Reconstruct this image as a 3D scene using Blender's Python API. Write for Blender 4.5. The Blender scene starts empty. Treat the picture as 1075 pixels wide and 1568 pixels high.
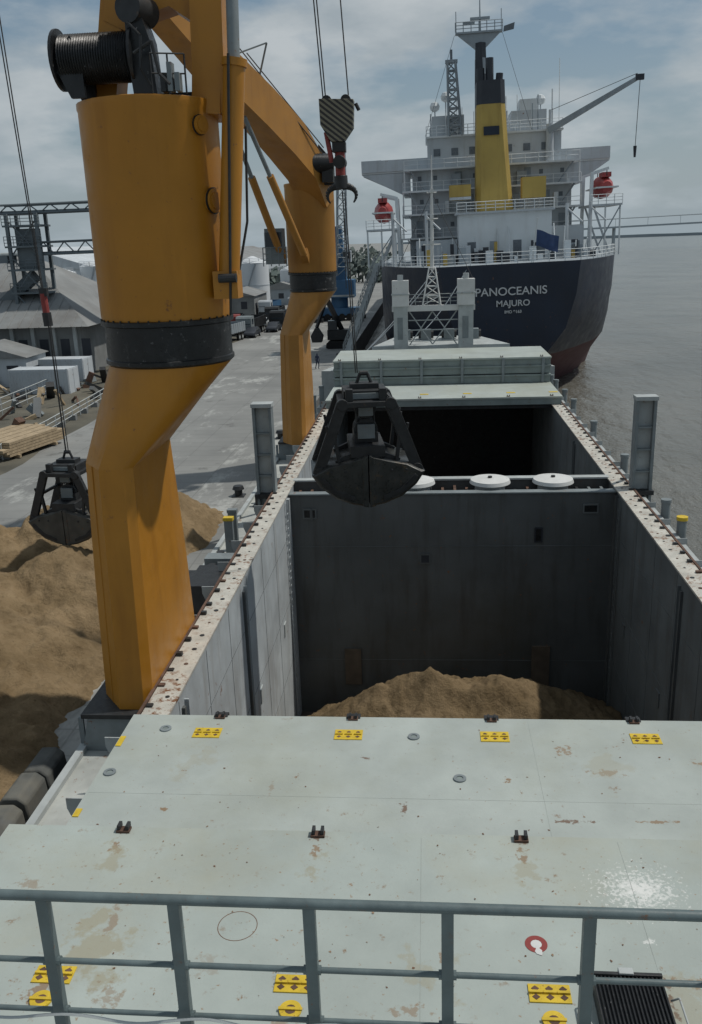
import bpy, bmesh, math, random
from mathutils import Matrix, Vector, noise
random.seed(7)
V=Vector
# ------------------------------------------------------------ materials
def nn(nt,t,**k):
    n=nt.nodes.new(t)
    for a,b in k.items(): setattr(n,a,b)
    return n
def mixc(nt,fac,a,b):
    m=nn(nt,'ShaderNodeMix',data_type='RGBA')
    for s,v in ((0,fac),(6,a),(7,b)):
        if isinstance(v,bpy.types.NodeSocket): nt.links.new(v,m.inputs[s])
        else: m.inputs[s].default_value = v if s==0 else (*v,1)
    return m.outputs[2]
def noi(nt,vec,scale,detail=6,rough=.6,stretch=None):
    if stretch:
        mp=nn(nt,'ShaderNodeMapping'); mp.inputs['Scale'].default_value=stretch
        nt.links.new(vec,mp.inputs['Vector']); vec=mp.outputs[0]
    n=nn(nt,'ShaderNodeTexNoise'); n.inputs['Scale'].default_value=scale
    n.inputs['Detail'].default_value=detail; n.inputs['Roughness'].default_value=rough
    nt.links.new(vec,n.inputs['Vector']); return n.outputs[0]
def rng(nt,v,a,b,c=0,d=1):
    m=nn(nt,'ShaderNodeMapRange'); m.inputs[1].default_value=a; m.inputs[2].default_value=b
    m.inputs[3].default_value=c; m.inputs[4].default_value=d; nt.links.new(v,m.inputs[0]); return m.outputs[0]
def mth(nt,op,a,b):
    m=nn(nt,'ShaderNodeMath',operation=op)
    for i,x in enumerate((a,b)):
        if isinstance(x,(int,float)): m.inputs[i].default_value=x
        else: nt.links.new(x,m.inputs[i])
    return m.outputs[0]
def mul(nt,a,b): return mth(nt,'MULTIPLY',a,b)
MATS={}
def mat(name,col,rough=.6,var=.25,vs=1.2,rust=0.,rs=2.5,streak=0.,metal=0.,bump=.1,bs=20,rustcol=(.16,.07,.03),dirt=None,spec=.4):
    if name in MATS: return MATS[name]
    m=bpy.data.materials.new(name); m.use_nodes=True; nt=m.node_tree
    p=nt.nodes['Principled BSDF']; tc=nn(nt,'ShaderNodeTexCoord'); vec=tc.outputs['Object']
    dk=tuple(c*(1-var) for c in col); lt=tuple(min(1,c*(1+var*.6)) for c in col)
    c=mixc(nt,rng(nt,noi(nt,vec,vs),.3,.7),dk,lt)
    if dirt: 
        c=mixc(nt,rng(nt,noi(nt,vec,vs*.35,8,.65),.48,.72,0,.8),c,dirt)
    if streak:
        c=mixc(nt,rng(nt,noi(nt,vec,1.6,6,.6,(1,1,.12)),.50,.78,0,streak),c,tuple(x*.45 for x in (col[0]*1.15,col[1]*.95,col[2]*.8)))
    if rust:
        a=rng(nt,noi(nt,vec,rs,12,.72),.66-rust*.12,.72-rust*.1)
        b=rng(nt,noi(nt,vec,rs*.22,4,.5),.42,.60)
        c=mixc(nt,mul(nt,a,b),c,rustcol)
        a2=rng(nt,noi(nt,vec,rs*3.1,6,.7),.66-rust*.05,.71-rust*.05,0,.8)
        c=mixc(nt,a2,c,tuple(x*1.2 for x in rustcol))
    nt.links.new(c,p.inputs['Base Color'])
    nt.links.new(rng(nt,noi(nt,vec,vs*4),.3,.7,max(0,rough-.1),min(1,rough+.12)),p.inputs['Roughness'])
    p.inputs['Metallic'].default_value=metal; p.inputs['Specular IOR Level'].default_value=spec
    if bump:
        b=nn(nt,'ShaderNodeBump'); b.inputs['Strength'].default_value=bump; b.inputs['Distance'].default_value=.03
        nt.links.new(noi(nt,vec,bs,8,.6),b.inputs['Height']); nt.links.new(b.outputs[0],p.inputs['Normal'])
    MATS[name]=m; return m
def spots(m,lst):
    """irregular weathering marks at given deck positions: (x,y,rx,ry,color,amount,noise_scale)"""
    nt=m.node_tree; p=nt.nodes['Principled BSDF']; c=p.inputs['Base Color'].links[0].from_socket
    g=nn(nt,'ShaderNodeNewGeometry').outputs['Position']; cache={}
    for x,y,rx,ry,col,am,ns in lst:
        mp=nn(nt,'ShaderNodeMapping'); mp.vector_type='POINT'
        mp.inputs['Scale'].default_value=(1/rx,1/ry,0); mp.inputs['Location'].default_value=(-x/rx,-y/ry,0); nt.links.new(g,mp.inputs[0])
        l=nn(nt,'ShaderNodeVectorMath',operation='LENGTH'); nt.links.new(mp.outputs[0],l.inputs[0])
        if ns not in cache: cache[ns]=noi(nt,g,ns,8,.65)
        f=rng(nt,mth(nt,'SUBTRACT',mul(nt,cache[ns],2.6),l.outputs['Value']),.98,1.16,0,am)
        c=mixc(nt,f,c,col)
    nt.links.new(c,p.inputs['Base Color'])
RC=(.23,.15,.085); RD=(.13,.065,.035); WH=(.66,.67,.65); TN=(.30,.28,.20)
COVER=mat('cover_paint',(.365,.405,.385),.62,.15,.6,rust=.34,rs=3.2,bump=.12,bs=14,rustcol=(.20,.12,.065),dirt=(.31,.33,.28),spec=.25)
spots(COVER,[(-1.4,16.3,.35,.16,RD,.8,9),(-.5,14.6,.18,.5,RD,.8,9),(1.55,15.6,.22,.25,RC,.9,11),(2.85,16.7,.5,.5,RC,.7,8),(3.6,15.9,.9,.35,RC,.6,7),(2.6,14.3,1.0,.16,RD,.8,8),(4.3,14.35,1.1,.13,RC,.8,8),
 (-5.2,14.4,.22,.2,RC,.9,8),(-5.1,17.4,.4,.12,RD,.6,10),(5.6,16.3,.7,.2,RC,.7,9),(-3.2,15.2,.15,.6,RC,.4,8),(4.0,12.75,1.6,.12,WH,.8,9),(3.1,12.7,.8,.14,WH,.8,12),(4.9,13.4,.4,.12,RD,.7,10),(.2,13.1,.5,.1,RC,.5,9),(-4.7,12.4,.3,.4,RC,.6,8),
 (-2.5,13.5,1.5,.8,TN,.35,1.5),(3.5,16,2,1.2,TN,.3,1.5),(-5,16,1.2,1.5,TN,.3,2)])
COVER2=mat('cover_paint_weathered',(.355,.40,.378),.62,.15,.5,rust=.5,rs=3.6,bump=.12,bs=14,rustcol=(.21,.13,.07),dirt=(.33,.325,.25),spec=.25)
spots(COVER2,[(3.0,10.85,.75,.55,WH,.75,10),(3.0,10.85,.38,.28,WH,.6,5),(3.0,10.85,1.4,1.1,WH,.6,18),(2.9,9.85,.2,.2,WH,.7,12),(-5.0,11.5,.22,.5,RC,.8,8),(-1.8,11.5,.2,.5,RC,.8,8),(1.42,11.5,.2,.5,RC,.8,8),(-5.0,11.85,.3,.2,RD,.8,9),(-1.8,11.85,.3,.2,RD,.8,9),(1.42,11.85,.3,.2,RD,.8,9),
 (-1.8,11.2,.5,.9,TN,.6,3),(-5,11.2,.5,.9,TN,.6,3),(1.4,11.2,.5,.9,TN,.5,3),(-4.6,9.4,1.2,1.4,TN,.7,2),(0,9.2,.8,1.2,TN,.5,2.5),(3,9,1,1.2,TN,.5,2.5),
 (-4.5,10,.2,1.0,RC,.6,6),(-5.0,8.7,.6,.5,RC,.8,7),(-4.1,8.6,.4,.6,RC,.5,8),(.15,9.4,.12,.8,RC,.7,9),(-.3,8.6,.5,.25,RC,.6,8),(3.3,9.2,.7,.25,RC,.7,8),(2.95,8.9,.12,.9,RD,.7,9),(-1.8,8.3,.4,.3,RC,.6,8),(-6,10.6,.5,.3,RC,.5,7),(3.5,8.2,.7,.3,RC,.8,8),(-3,9.2,.5,.5,RC,.3,5)])
COVERSIDE=mat('cover_side_paint',(.20,.24,.235),.6,.2,1,rust=.4)
HOLD=mat('hold_paint_shaded',(.13,.145,.15),.65,.25,.5,rust=.25,rs=1.5,streak=.6,bump=.15,bs=6)  # paint darkened to carry the shade on the starboard and aft walls
HOLDL=mat('hold_paint_sunlit',(.42,.46,.48),.6,.2,.5,rust=.25,rs=1.5,streak=.6,bump=.15,bs=6,dirt=(.27,.28,.28))  # same hold paint, lightened to carry the sun on the port wall
HOLDB=mat('bulkhead_paint_shaded',(.095,.104,.107),.6,.25,.35,rust=.15,rs=1.2,streak=.8,bump=.12,bs=5,dirt=(.055,.055,.045))  # base colour lowered to carry the bulkhead's shade; dirt tone is real grime
FLOOR=mat('hold_floor_steel',(.07,.055,.045),.8,.3,1)
DKPATCH=mat('hold_patch',(.10,.08,.06),.8,.3,2,rust=.3)
RIM=mat('coaming_rim_paint',(.50,.49,.44),.6,.25,2,rust=1.3,rs=4)
RUST=mat('rusty_steel',(.12,.07,.05),.85,.5,3)
DECK=mat('deck_paint',(.40,.42,.40),.7,.25,.8,rust=.6,rs=2)
GREY=mat('grey_steel',(.19,.22,.23),.6,.25,1.5,rust=.5,rs=3)
LGREY=mat('light_grey_steel',(.38,.41,.41),.6,.2,1.2,rust=.45,rs=2)
RAIL=mat('rail_paint',(.11,.145,.15),.45,.25,5,bump=.08,rust=.4,rs=8)
HULL=mat('hull_blue',(.045,.06,.085),.5,.3,.5,rust=.2)
ORANGE=mat('crane_orange',(.41,.178,.018),.42,.14,.5,streak=.4,bump=.05,bs=3,rust=.18,rs=2)
ORANGEFAR=mat('crane_orange_far',(.38,.18,.035),.5,.18,.5,streak=.5,bump=.05,bs=3)
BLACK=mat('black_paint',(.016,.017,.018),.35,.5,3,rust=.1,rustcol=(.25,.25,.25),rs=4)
BAND=mat('black_band_paint',(.012,.013,.014),.35,.5,3,rust=.75,rustcol=(.11,.11,.11),rs=2.4)
DARK=mat('dark_steel',(.025,.027,.029),.5,.4,4,rust=.4,rs=5,rustcol=(.08,.05,.03))
GRAB=mat('grab_steel',(.045,.048,.047),.32,.5,2.5,rust=.7,rs=3,rustcol=(.11,.08,.05),metal=.3)
YEL=mat('yellow_paint',(.60,.43,.035),.55,.2,6,rust=.8,rs=12)
REDP=mat('red_paint',(.24,.045,.04),.6,.2,3)
WHITE=mat('white_paint',(.58,.59,.58),.6,.12,1,rust=.3,rs=3)
ROPE=mat('wire_rope',(.05,.05,.05),.6,.2,8)
SWHITE=mat('ship_white_hazed',(.47,.51,.54),.7,.15,.3,streak=.35,rust=.15,rs=.6)  # distance haze put into the white of the far ship and sheds
SWHITE2=mat('ship_white_bright',(.62,.66,.68),.7,.10,.3,streak=.2)
SGREY=mat('ship_grey',(.28,.32,.35),.7,.2,.3,streak=.3)
SDARK=mat('ship_window_hazed',(.12,.14,.16),.3,.2,1)  # dark panes lightened in the colour to stand for distance haze
SBLK=mat('ship_black',(.03,.035,.045),.5,.2,1)
NAVY=mat('ship_hull_navy',(.014,.022,.040),.45,.3,.25,streak=.3,rust=.15,rs=.7)
BOOT=mat('ship_boot_red',(.085,.035,.04),.7,.3,.3,streak=.5)
FUN=mat('funnel_yellow',(.42,.30,.08),.6,.15,.3,streak=.5)
BOATR=mat('lifeboat_red',(.34,.06,.06),.45,.15,.6)
LETT=mat('letter_white',(.52,.54,.55),.7,.1,1)
FLAGM=mat('flag_cloth',(.04,.07,.16),.8,.3,1.5)
WOOD=mat('lumber',(.36,.28,.18),.8,.3,3)
BLOCK=mat('rubber_block',(.10,.105,.10),.85,.4,2,dirt=(.16,.15,.12))
ROOF=mat('roof_sheet',(.22,.23,.23),.7,.25,.3,streak=.3,dirt=(.15,.14,.13))
WALLG=mat('shed_wall',(.20,.21,.21),.8,.25,.4,streak=.4)
TANK=mat('tank_white',(.58,.61,.63),.7,.1,.1)
BLUEC=mat('harbour_crane_blue',(.05,.13,.24),.6,.2,.4)
GLASS=mat('dark_glass',(.03,.04,.05),.12,.1,1,bump=0)
TYRE=mat('tyre',(.02,.02,.02),.9,.2,4)
CLOTH=mat('work_overall',(.03,.04,.07),.9,.2,8)
BRIDGE=mat('bridge_concrete_hazed',(.36,.41,.44),.8,.1,.02,bump=0)  # distance haze mixed into the concrete colour
# ------------------------------------------------------------ mesh builder
class B:
    def __init__(s,name): s.n=name; s.v=[]; s.f=[]; s.m=[]; s.mats=[]
    def add(s,vs,fs,mt):
        if mt not in s.mats: s.mats.append(mt)
        k=s.mats.index(mt); o=len(s.v); s.v+= [V(p) for p in vs]
        for f in fs: s.f.append([i+o for i in f]); s.m.append(k)
    def box(s,x0,x1,y0,y1,z0,z1,mt):
        vs=[(x,y,z) for z in (z0,z1) for x,y in ((x0,y0),(x1,y0),(x1,y1),(x0,y1))]
        s.add(vs,[(0,3,2,1),(4,5,6,7),(0,1,5,4),(1,2,6,5),(2,3,7,6),(3,0,4,7)],mt)
    def beam(s,p0,p1,w,h,mt,w2=None,h2=None,up=(0,0,1)):
        p0,p1=V(p0),V(p1); d=(p1-p0).normalized(); u=V(up)
        if abs(d.dot(u))>.98: u=V((0,1,0))
        r=d.cross(u).normalized(); u=r.cross(d).normalized(); w2=w2 or w; h2=h2 or h
        vs=[p0+r*a*w/2+u*b*h/2 for a,b in((-1,-1),(1,-1),(1,1),(-1,1))]+[p1+r*a*w2/2+u*b*h2/2 for a,b in((-1,-1),(1,-1),(1,1),(-1,1))]
        s.add(vs,[(0,3,2,1),(4,5,6,7),(0,1,5,4),(1,2,6,5),(2,3,7,6),(3,0,4,7)],mt)
    def tube(s,p0,p1,r,mt,r2=None,n=10):
        p0,p1=V(p0),V(p1); d=(p1-p0).normalized(); u=V((0,0,1)) if abs(d.z)<.95 else V((1,0,0))
        a=d.cross(u).normalized(); b=a.cross(d); r2=r if r2 is None else r2
        vs=[p+(a*math.cos(2*math.pi*i/n)+b*math.sin(2*math.pi*i/n))*q for p,q in((p0,r),(p1,r2)) for i in range(n)]
        s.add(vs,[(i,(i+1)%n,n+(i+1)%n,n+i) for i in range(n)]+[tuple(range(n))[::-1],tuple(range(n,2*n))],mt)
    def loft(s,rings,mt,cap=True,closed=True):
        n=len(rings[0]); vs=[p for r in rings for p in r]; fs=[]
        for k in range(len(rings)-1):
            for i in range(n if closed else n-1):
                j=(i+1)%n; fs.append((k*n+i,k*n+j,(k+1)*n+j,(k+1)*n+i))
        if cap: fs.append(tuple(range(n))[::-1]); fs.append(tuple(range((len(rings)-1)*n,len(rings)*n)))
        s.add(vs,fs,mt)
    def prism(s,pts,ax,a,b,mt):
        def mk(p,q):
            return {0:(q,p[0],p[1]),1:(p[0],q,p[1]),2:(p[0],p[1],q)}[ax]
        s.loft([[mk(p,a) for p in pts],[mk(p,b) for p in pts]],mt)
    def path(s,pts,r,mt,n=6):
        for a,b in zip(pts,pts[1:]): s.tube(a,b,r,mt,n=n)
    def railing(s,pts,h,mt,r=.03,step=1.5,bars=3):
        for a,b in zip(pts,pts[1:]):
            a,b=V(a),V(b); L=(b-a).length; k=max(1,round(L/step))
            for i in range(k+1):
                p=a.lerp(b,i/k); s.tube(p,p+V((0,0,h)),r,mt,n=4)
            for j in range(1,bars+1): s.tube(a+V((0,0,h*j/bars)),b+V((0,0,h*j/bars)),r*.8,mt,n=4)
    def lattice(s,p0,p1,w,mt,seg=8,r=.06,w2=None):
        p0,p1=V(p0),V(p1); d=(p1-p0).normalized(); u=V((0,1,0)) if abs(d.y)<.9 else V((1,0,0))
        a=d.cross(u).normalized(); b=d.cross(a).normalized(); w2=w2 or w
        def c(t,i):
            ww=(w+(w2-w)*t)/2; sx,sy=((-1,-1),(1,-1),(1,1),(-1,1))[i]
            return p0.lerp(p1,t)+a*sx*ww+b*sy*ww
        for i in range(4): s.tube(c(0,i),c(1,i),r,mt,n=4)
        for k in range(seg):
            t0,t1=k/seg,(k+1)/seg
            for i in range(4):
                j=(i+1)%4; s.tube(c(t0,i),c(t1,j) ,r*.6,mt,n=4); s.tube(c(t1,i),c(t1,j),r*.6,mt,n=4)
    def done(s,bevel=0,ang=32,rot=None,rotc=None):
        if rot is not None:
            s.v=[rot@(p-rotc)+rotc for p in s.v]
        lo=V([min(p[i] for p in s.v) for i in range(3)]); hi=V([max(p[i] for p in s.v) for i in range(3)])
        c=V(((lo.x+hi.x)/2,(lo.y+hi.y)/2,lo.z))
        me=bpy.data.meshes.new(s.n); me.from_pydata([p-c for p in s.v],[],s.f)
        for m in s.mats: me.materials.append(m)
        me.polygons.foreach_set('material_index',s.m); 
        bm=bmesh.new(); bm.from_mesh(me); bmesh.ops.recalc_face_normals(bm,faces=bm.faces); bm.to_mesh(me); bm.free()
        me.polygons.foreach_set('use_smooth',[True]*len(me.polygons))
        me.set_sharp_from_angle(angle=math.radians(ang)); me.update()
        o=bpy.data.objects.new(s.n,me); o.location=c; bpy.context.collection.objects.link(o)
        if bevel:
            b=o.modifiers.new('bevel','BEVEL'); b.width=bevel; b.segments=2; b.limit_method='ANGLE'; b.angle_limit=math.radians(40)
            b.harden_normals=False
        return o
# ------------------------------------------------------------ camera
cam=bpy.data.cameras.new('camera'); co=bpy.data.objects.new('camera',cam); bpy.context.collection.objects.link(co)
cam.sensor_fit='VERTICAL'; cam.sensor_height=24; cam.lens=24*1350/1568; cam.clip_end=9000; cam.clip_start=.1
R=(Matrix.Rotation(math.radians(5.22),4,'Z')@Matrix.Rotation(math.radians(90-17.08),4,'X')@Matrix.Rotation(math.radians(-2.0),4,'Z'))
co.matrix_world=Matrix.Translation((0,0,16.5))@R
bpy.context.scene.camera=co
# ------------------------------------------------------------ light and sky
s=V((.47,.13,.87)).normalized(); EL=math.asin(s.z); AZ=math.atan2(s.x,s.y)
sl=bpy.data.lights.new('sun','SUN'); sl.energy=2.7; sl.angle=math.radians(1.5); sl.color=(1,.95,.87)
so=bpy.data.objects.new('sun',sl); so.rotation_euler=s.to_track_quat('Z','Y').to_euler(); so.location=(60,10,80); bpy.context.collection.objects.link(so)
w=bpy.data.worlds.new('World'); bpy.context.scene.world=w; w.use_nodes=True; nt=w.node_tree; nt.nodes.clear()
sky=nn(nt,'ShaderNodeTexSky',sky_type='NISHITA',sun_disc=False); sky.sun_elevation=EL; sky.sun_rotation=AZ; sky.dust_density=1.5; sky.air_density=1.2
tc=nn(nt,'ShaderNodeTexCoord'); sep=nn(nt,'ShaderNodeSeparateXYZ'); nt.links.new(tc.outputs['Generated'],sep.inputs[0])
zz=nn(nt,'ShaderNodeMath',operation='MAXIMUM'); nt.links.new(sep.outputs[2],zz.inputs[0]); zz.inputs[1].default_value=0
za=nn(nt,'ShaderNodeMath',operation='ADD'); nt.links.new(zz.outputs[0],za.inputs[0]); za.inputs[1].default_value=.30
cx=nn(nt,'ShaderNodeVectorMath',operation='DIVIDE'); nt.links.new(tc.outputs['Generated'],cx.inputs[0])
cmb=nn(nt,'ShaderNodeCombineXYZ'); nt.links.new(za.outputs[0],cmb.inputs[0]); nt.links.new(za.outputs[0],cmb.inputs[1]); cmb.inputs[2].default_value=.38
nt.links.new(cmb.outputs[0],cx.inputs[1])
n1=noi(nt,cx.outputs[0],1.9,9,.52); n2=noi(nt,cx.outputs[0],4.2,7,.55)
msk=rng(nt,n1,.44,.56); shade=rng(nt,n2,.35,.65)
cloud=mixc(nt,shade,(.37,.42,.45),(.54,.575,.59))
base=nn(nt,'ShaderNodeVectorMath',operation='SCALE'); nt.links.new(sky.outputs[0],base.inputs[0]); base.inputs['Scale'].default_value=.075
c1=mixc(nt,.5,base.outputs[0],(.20,.295,.375))
c1=mixc(nt,mul(nt,msk,.85),c1,cloud)
hz=rng(nt,sep.outputs[2],.0,.18,.7,0)
c1=mixc(nt,hz,c1,(.37,.44,.485))
bg=nn(nt,'ShaderNodeBackground'); out=nn(nt,'ShaderNodeOutputWorld'); nt.links.new(c1,bg.inputs[0]); bg.inputs[1].default_value=.95
nt.links.new(bg.outputs[0],out.inputs[0])
vs=bpy.context.scene.view_settings; vs.view_transform='Standard'; vs.look='None'; vs.exposure=0
# ------------------------------------------------------------ water
def water():
    b=B('river_water'); m=bpy.data.materials.new('river'); m.use_nodes=True; nt=m.node_tree; p=nt.nodes['Principled BSDF']
    tc=nn(nt,'ShaderNodeTexCoord'); vec=tc.outputs['Object']
    c=mixc(nt,rng(nt,noi(nt,vec,.04,5),.35,.65),(.115,.112,.095),(.175,.168,.145)); nt.links.new(c,p.inputs['Base Color'])
    p.inputs['Roughness'].default_value=.16
    bp=nn(nt,'ShaderNodeBump'); bp.inputs['Strength'].default_value=1; bp.inputs['Distance'].default_value=.7
    h=mth(nt,'ADD',noi(nt,vec,.5,8,.62,(1,.5,1)),mul(nt,noi(nt,vec,.07,3,.5,(1,.4,1)),2.5))
    nt.links.new(h,bp.inputs['Height']); nt.links.new(bp.outputs[0],p.inputs['Normal'])
    L=4000
    def q(x0,x1,y0,y1): b.add([(x0,y0,0),(x1,y0,0),(x1,y1,0),(x0,y1,0)],[(0,1,2,3)],m)
    q(9.9,L,-5,72); q(-9.9,-8.5,-5,72); q(-9.9,L,72,L); q(-9.9,L,-300,-5)
    b.done()
water()
# ------------------------------------------------------------ quay / ground
def ground():
    b=B('quay_ground'); m=bpy.data.materials.new('quay_concrete'); m.use_nodes=True; nt=m.node_tree; p=nt.nodes['Principled BSDF']
    tc=nn(nt,'ShaderNodeTexCoord'); mp=nn(nt,'ShaderNodeMapping'); nt.links.new(tc.outputs['Object'],mp.inputs[0]); vec=mp.outputs[0]
    c=mixc(nt,rng(nt,noi(nt,vec,.12,8,.6),.35,.65),(.17,.175,.17),(.25,.255,.245))
    c=mixc(nt,rng(nt,noi(nt,vec,.22,6,.7,(1,.4,1)),.55,.62,0,.75),c,(.40,.41,.39))
    c=mixc(nt,rng(nt,noi(nt,vec,.35,8,.7),.58,.68,0,.7),c,(.09,.09,.085))
    br=nn(nt,'ShaderNodeTexBrick'); br.inputs['Scale'].default_value=.18; br.offset=0; br.inputs['Mortar Size'].default_value=.006
    br.inputs['Color1'].default_value=(1,1,1,1); br.inputs['Color2'].default_value=(.93,.93,.93,1); br.inputs['Mortar'].default_value=(.75,.75,.75,1); nt.links.new(vec,br.inputs[0])
    mm=nn(nt,'ShaderNodeMix',data_type='RGBA',blend_type='MULTIPLY'); mm.inputs[0].default_value=1; nt.links.new(c,mm.inputs[6]); nt.links.new(br.outputs[0],mm.inputs[7])
    nt.links.new(mm.outputs[2],p.inputs['Base Color']); p.inputs['Roughness'].default_value=.8
    L=4000
    b.add([(-9.8,-300,3),(-9.8,L,3),(-L,L,3),(-L,-300,3)],[(0,1,2,3)],m)
    b.add([(-9.8,-300,3),(-9.8,L,3),(-9.8,L,-4),(-9.8,-300,-4)],[(0,1,2,3)],WALLG)
    b.done()
    d=B('dirt_verge'); dm=mat('dirt',(.10,.095,.075),.95,.4,.3,dirt=(.17,.15,.11),bump=.4,bs=3)
    n=60; 
    def q(y): return -27.5-1.2*noise.noise(V((y*.1,3,0)))
    vs=[];fs=[]
    for i in range(n+1):
        y=20+i*2.2; vs+=[(q(y),y,3.004),(-33+noise.noise(V((0,y*.1,2))),y,3.25),(-60,y,3.1)]
    for i in range(n):
        a=i*3; fs+=[(a,a+1,a+4,a+3),(a+1,a+2,a+5,a+4)]
    d.add(vs,fs,dm); d.done()
ground()
# ------------------------------------------------------------ sand
def sandmat(name,k):
    m=bpy.data.materials.new(name); m.use_nodes=True
    nt=m.node_tree; p=nt.nodes['Principled BSDF']; vec=nn(nt,'ShaderNodeTexCoord').outputs['Object']
    c=mixc(nt,rng(nt,noi(nt,vec,.6,8,.65),.35,.65),tuple(x*k for x in(.23,.165,.09)),tuple(x*k for x in(.36,.265,.155)))
    c=mixc(nt,rng(nt,noi(nt,vec,2.2,8,.7),.52,.70,0,.8),c,tuple(x*k for x in(.17,.12,.065)))
    c=mixc(nt,rng(nt,noi(nt,vec,9,6,.7),.60,.68,0,.6),c,tuple(x*k for x in(.12,.08,.045)))
    nt.links.new(c,p.inputs['Base Color']); p.inputs['Roughness'].default_value=.95; p.inputs['Specular IOR Level'].default_value=.15
    bp=nn(nt,'ShaderNodeBump'); bp.inputs['Strength'].default_value=1; bp.inputs['Distance'].default_value=.18
    nt.links.new(noi(nt,vec,4,12,.72),bp.inputs['Height']); nt.links.new(bp.outputs[0],p.inputs['Normal']); return m
SAND=sandmat('sand',.88); SAND2=sandmat('hold_sand',.68)  # hold heap uses the same sand colours, scaled darker
def heap(name,x0,x1,y0,y1,h,n,mt):
    b=B(name); vs=[];fs=[]
    for j in range(n+1):
        for i in range(n+1):
            x=x0+(x1-x0)*i/n; y=y0+(y1-y0)*j/n; vs.append((x,y,h(x,y)))
    for j in range(n):
        for i in range(n):
            a=j*(n+1)+i
            if max(vs[k][2] for k in(a,a+1,a+n+1,a+n+2))>h.floor-.02: fs.append((a,a+1,a+n+2,a+n+1))
    b.add(vs,fs,mt); return b.done(ang=180)
def fb(x,y,s,o=0): return noise.fractal(V((x*s,y*s,o)),.85,2.1,7)
def ridge(x,y,s,o=0): return 1-abs(noise.noise(V((x*s,y*s,o))))*2
def cone(x,y,cx,cy,hh,sl,kx=1,ky=1): return hh-sl*math.hypot((x-cx)*kx,(y-cy)*ky)
def hq(x,y):
    k=lambda *a:cone(x,y,*a)
    z=max(k(-17,25,3.2,.50,1,.55),k(-14.2,31,2.5,.55,1,.8),k(-20,34,3.3,.6),k(-13.1,40.5,2.3,.72,1,.7),k(-14.5,18.5,2.5,.5),k(-23,26,3.6,.5),k(-16.5,35.5,2.9,.7))
    z+=.40*fb(x,y,.45)+.18*ridge(x,y,1.1,4)+.09*ridge(x,y,3,4)-.16
    z=min(z,(-10.35-x+.3*fb(x,y,.5,8))*1.1)
    return 3+z
hq.floor=3
heap('sand_pile',-34,-10,10,46,hq,260,SAND)
def hh(x,y):
    k=lambda *a:cone(x,y,*a)
    z=max(k(0,33.4,5.3,.75,.8,1.1),k(-2.1,33.4,4.6,.85,.9,1),k(2.9,33.4,5.0,.62,.8,1),k(1,29,3.6,.5),k(4.4,33.5,4.3,.95,.9,1),k(1.0,24,3.4,.4))
    z+=.30*fb(x,y,.5,5)+.22*ridge(x,y,.7,1)+.10*ridge(x,y,2.5,1)-.14
    return -6+max(z,-.03)
hh.floor=-5.96
heap('sand_pile',-6.45,8.45,14,38.9,hh,190,SAND2)
# ------------------------------------------------------------ own ship
S=B('cargo_ship')
st=[(-20,-9.2,10.6,3.9),(5,-9.2,10.6,3.9),(62,-9.2,10.6,3.9),(72,-8.6,10.2,3.9)]
fc=[(72,-8.6,10.2,6.4),(76,-7.0,9.0,6.5),(81,-4.4,6.4,6.6),(85,-1.8,3.8,6.8),(88,.8,1.2,7.0)]
for A,seg in ((st,0),(fc,1)):
    for a,b2 in zip(A,A[1:]):
        for k in (1,2):
            S.add([(a[k],a[0],a[3]),(b2[k],b2[0],b2[3]),(b2[k] if seg==0 else 1+(b2[k]-1)*.75,b2[0],-7),(a[k] if seg==0 else 1+(a[k]-1)*.8,a[0],-7)],[(0,1,2,3)],HULL)
        if seg: S.add([(a[1],a[0],a[3]),(a[2],a[0],a[3]),(b2[2],b2[0],b2[3]),(b2[1],b2[0],b2[3])],[(0,1,2,3)],LGREY)
for a,b2 in zip(st,st[1:]):
    S.add([(a[1],a[0],3.9),(-6.9,a[0],3.9),(-6.9,b2[0],3.9),(b2[1],b2[0],3.9)],[(0,1,2,3)],DECK)
    S.add([(a[2],a[0],3.9),(8.9,a[0],3.9),(8.9,b2[0],3.9),(b2[2],b2[0],3.9)],[(0,1,2,3)],DECK)
S.box(-8.6,10.2,71.9,72.05,3.9,6.4,LGREY)
S.box(-9.19,10.59,-20,4.6,-6.5,3.86,HULL)
# breakwater / windlass platform on the forecastle
S.add([(-4.6,75,7.9),(6.9,75,7.9),(4.4,80,8.15),(-2.8,80,8.15),(-4.6,75,6.4),(6.9,75,6.4),(4.4,80,6.5),(-2.8,80,6.5)],[(0,1,2,3),(0,1,5,4),(1,2,6,5),(2,3,7,6),(3,0,4,7)],LGREY)
# hold walls
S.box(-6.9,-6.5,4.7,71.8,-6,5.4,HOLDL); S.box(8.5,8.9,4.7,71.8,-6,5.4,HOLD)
S.box(-6.9,8.9,4.6,71.8,-6.4,-6.0,FLOOR)
S.box(-6.5,8.5,71.2,71.8,-6,5.4,BLACK); S.box(-6.5,8.5,4.7,5.2,-6,5.4,HOLD)  # forward end wall in black, carrying the shade inside the second hold
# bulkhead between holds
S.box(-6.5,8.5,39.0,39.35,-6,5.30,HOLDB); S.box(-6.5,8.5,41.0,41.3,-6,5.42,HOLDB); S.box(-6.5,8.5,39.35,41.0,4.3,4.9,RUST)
S.box(-6.5,8.5,38.93,39.4,5.30,5.36,GREY); S.box(-6.5,8.5,40.9,41.35,5.42,5.50,LGREY)
for i in range(26):
    x=-6.2+i*.57; S.box(x,x+.12,39.4,40.9,4.9,4.9+random.uniform(.05,.3),random.choice([RUST,GREY,DARK]))
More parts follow.
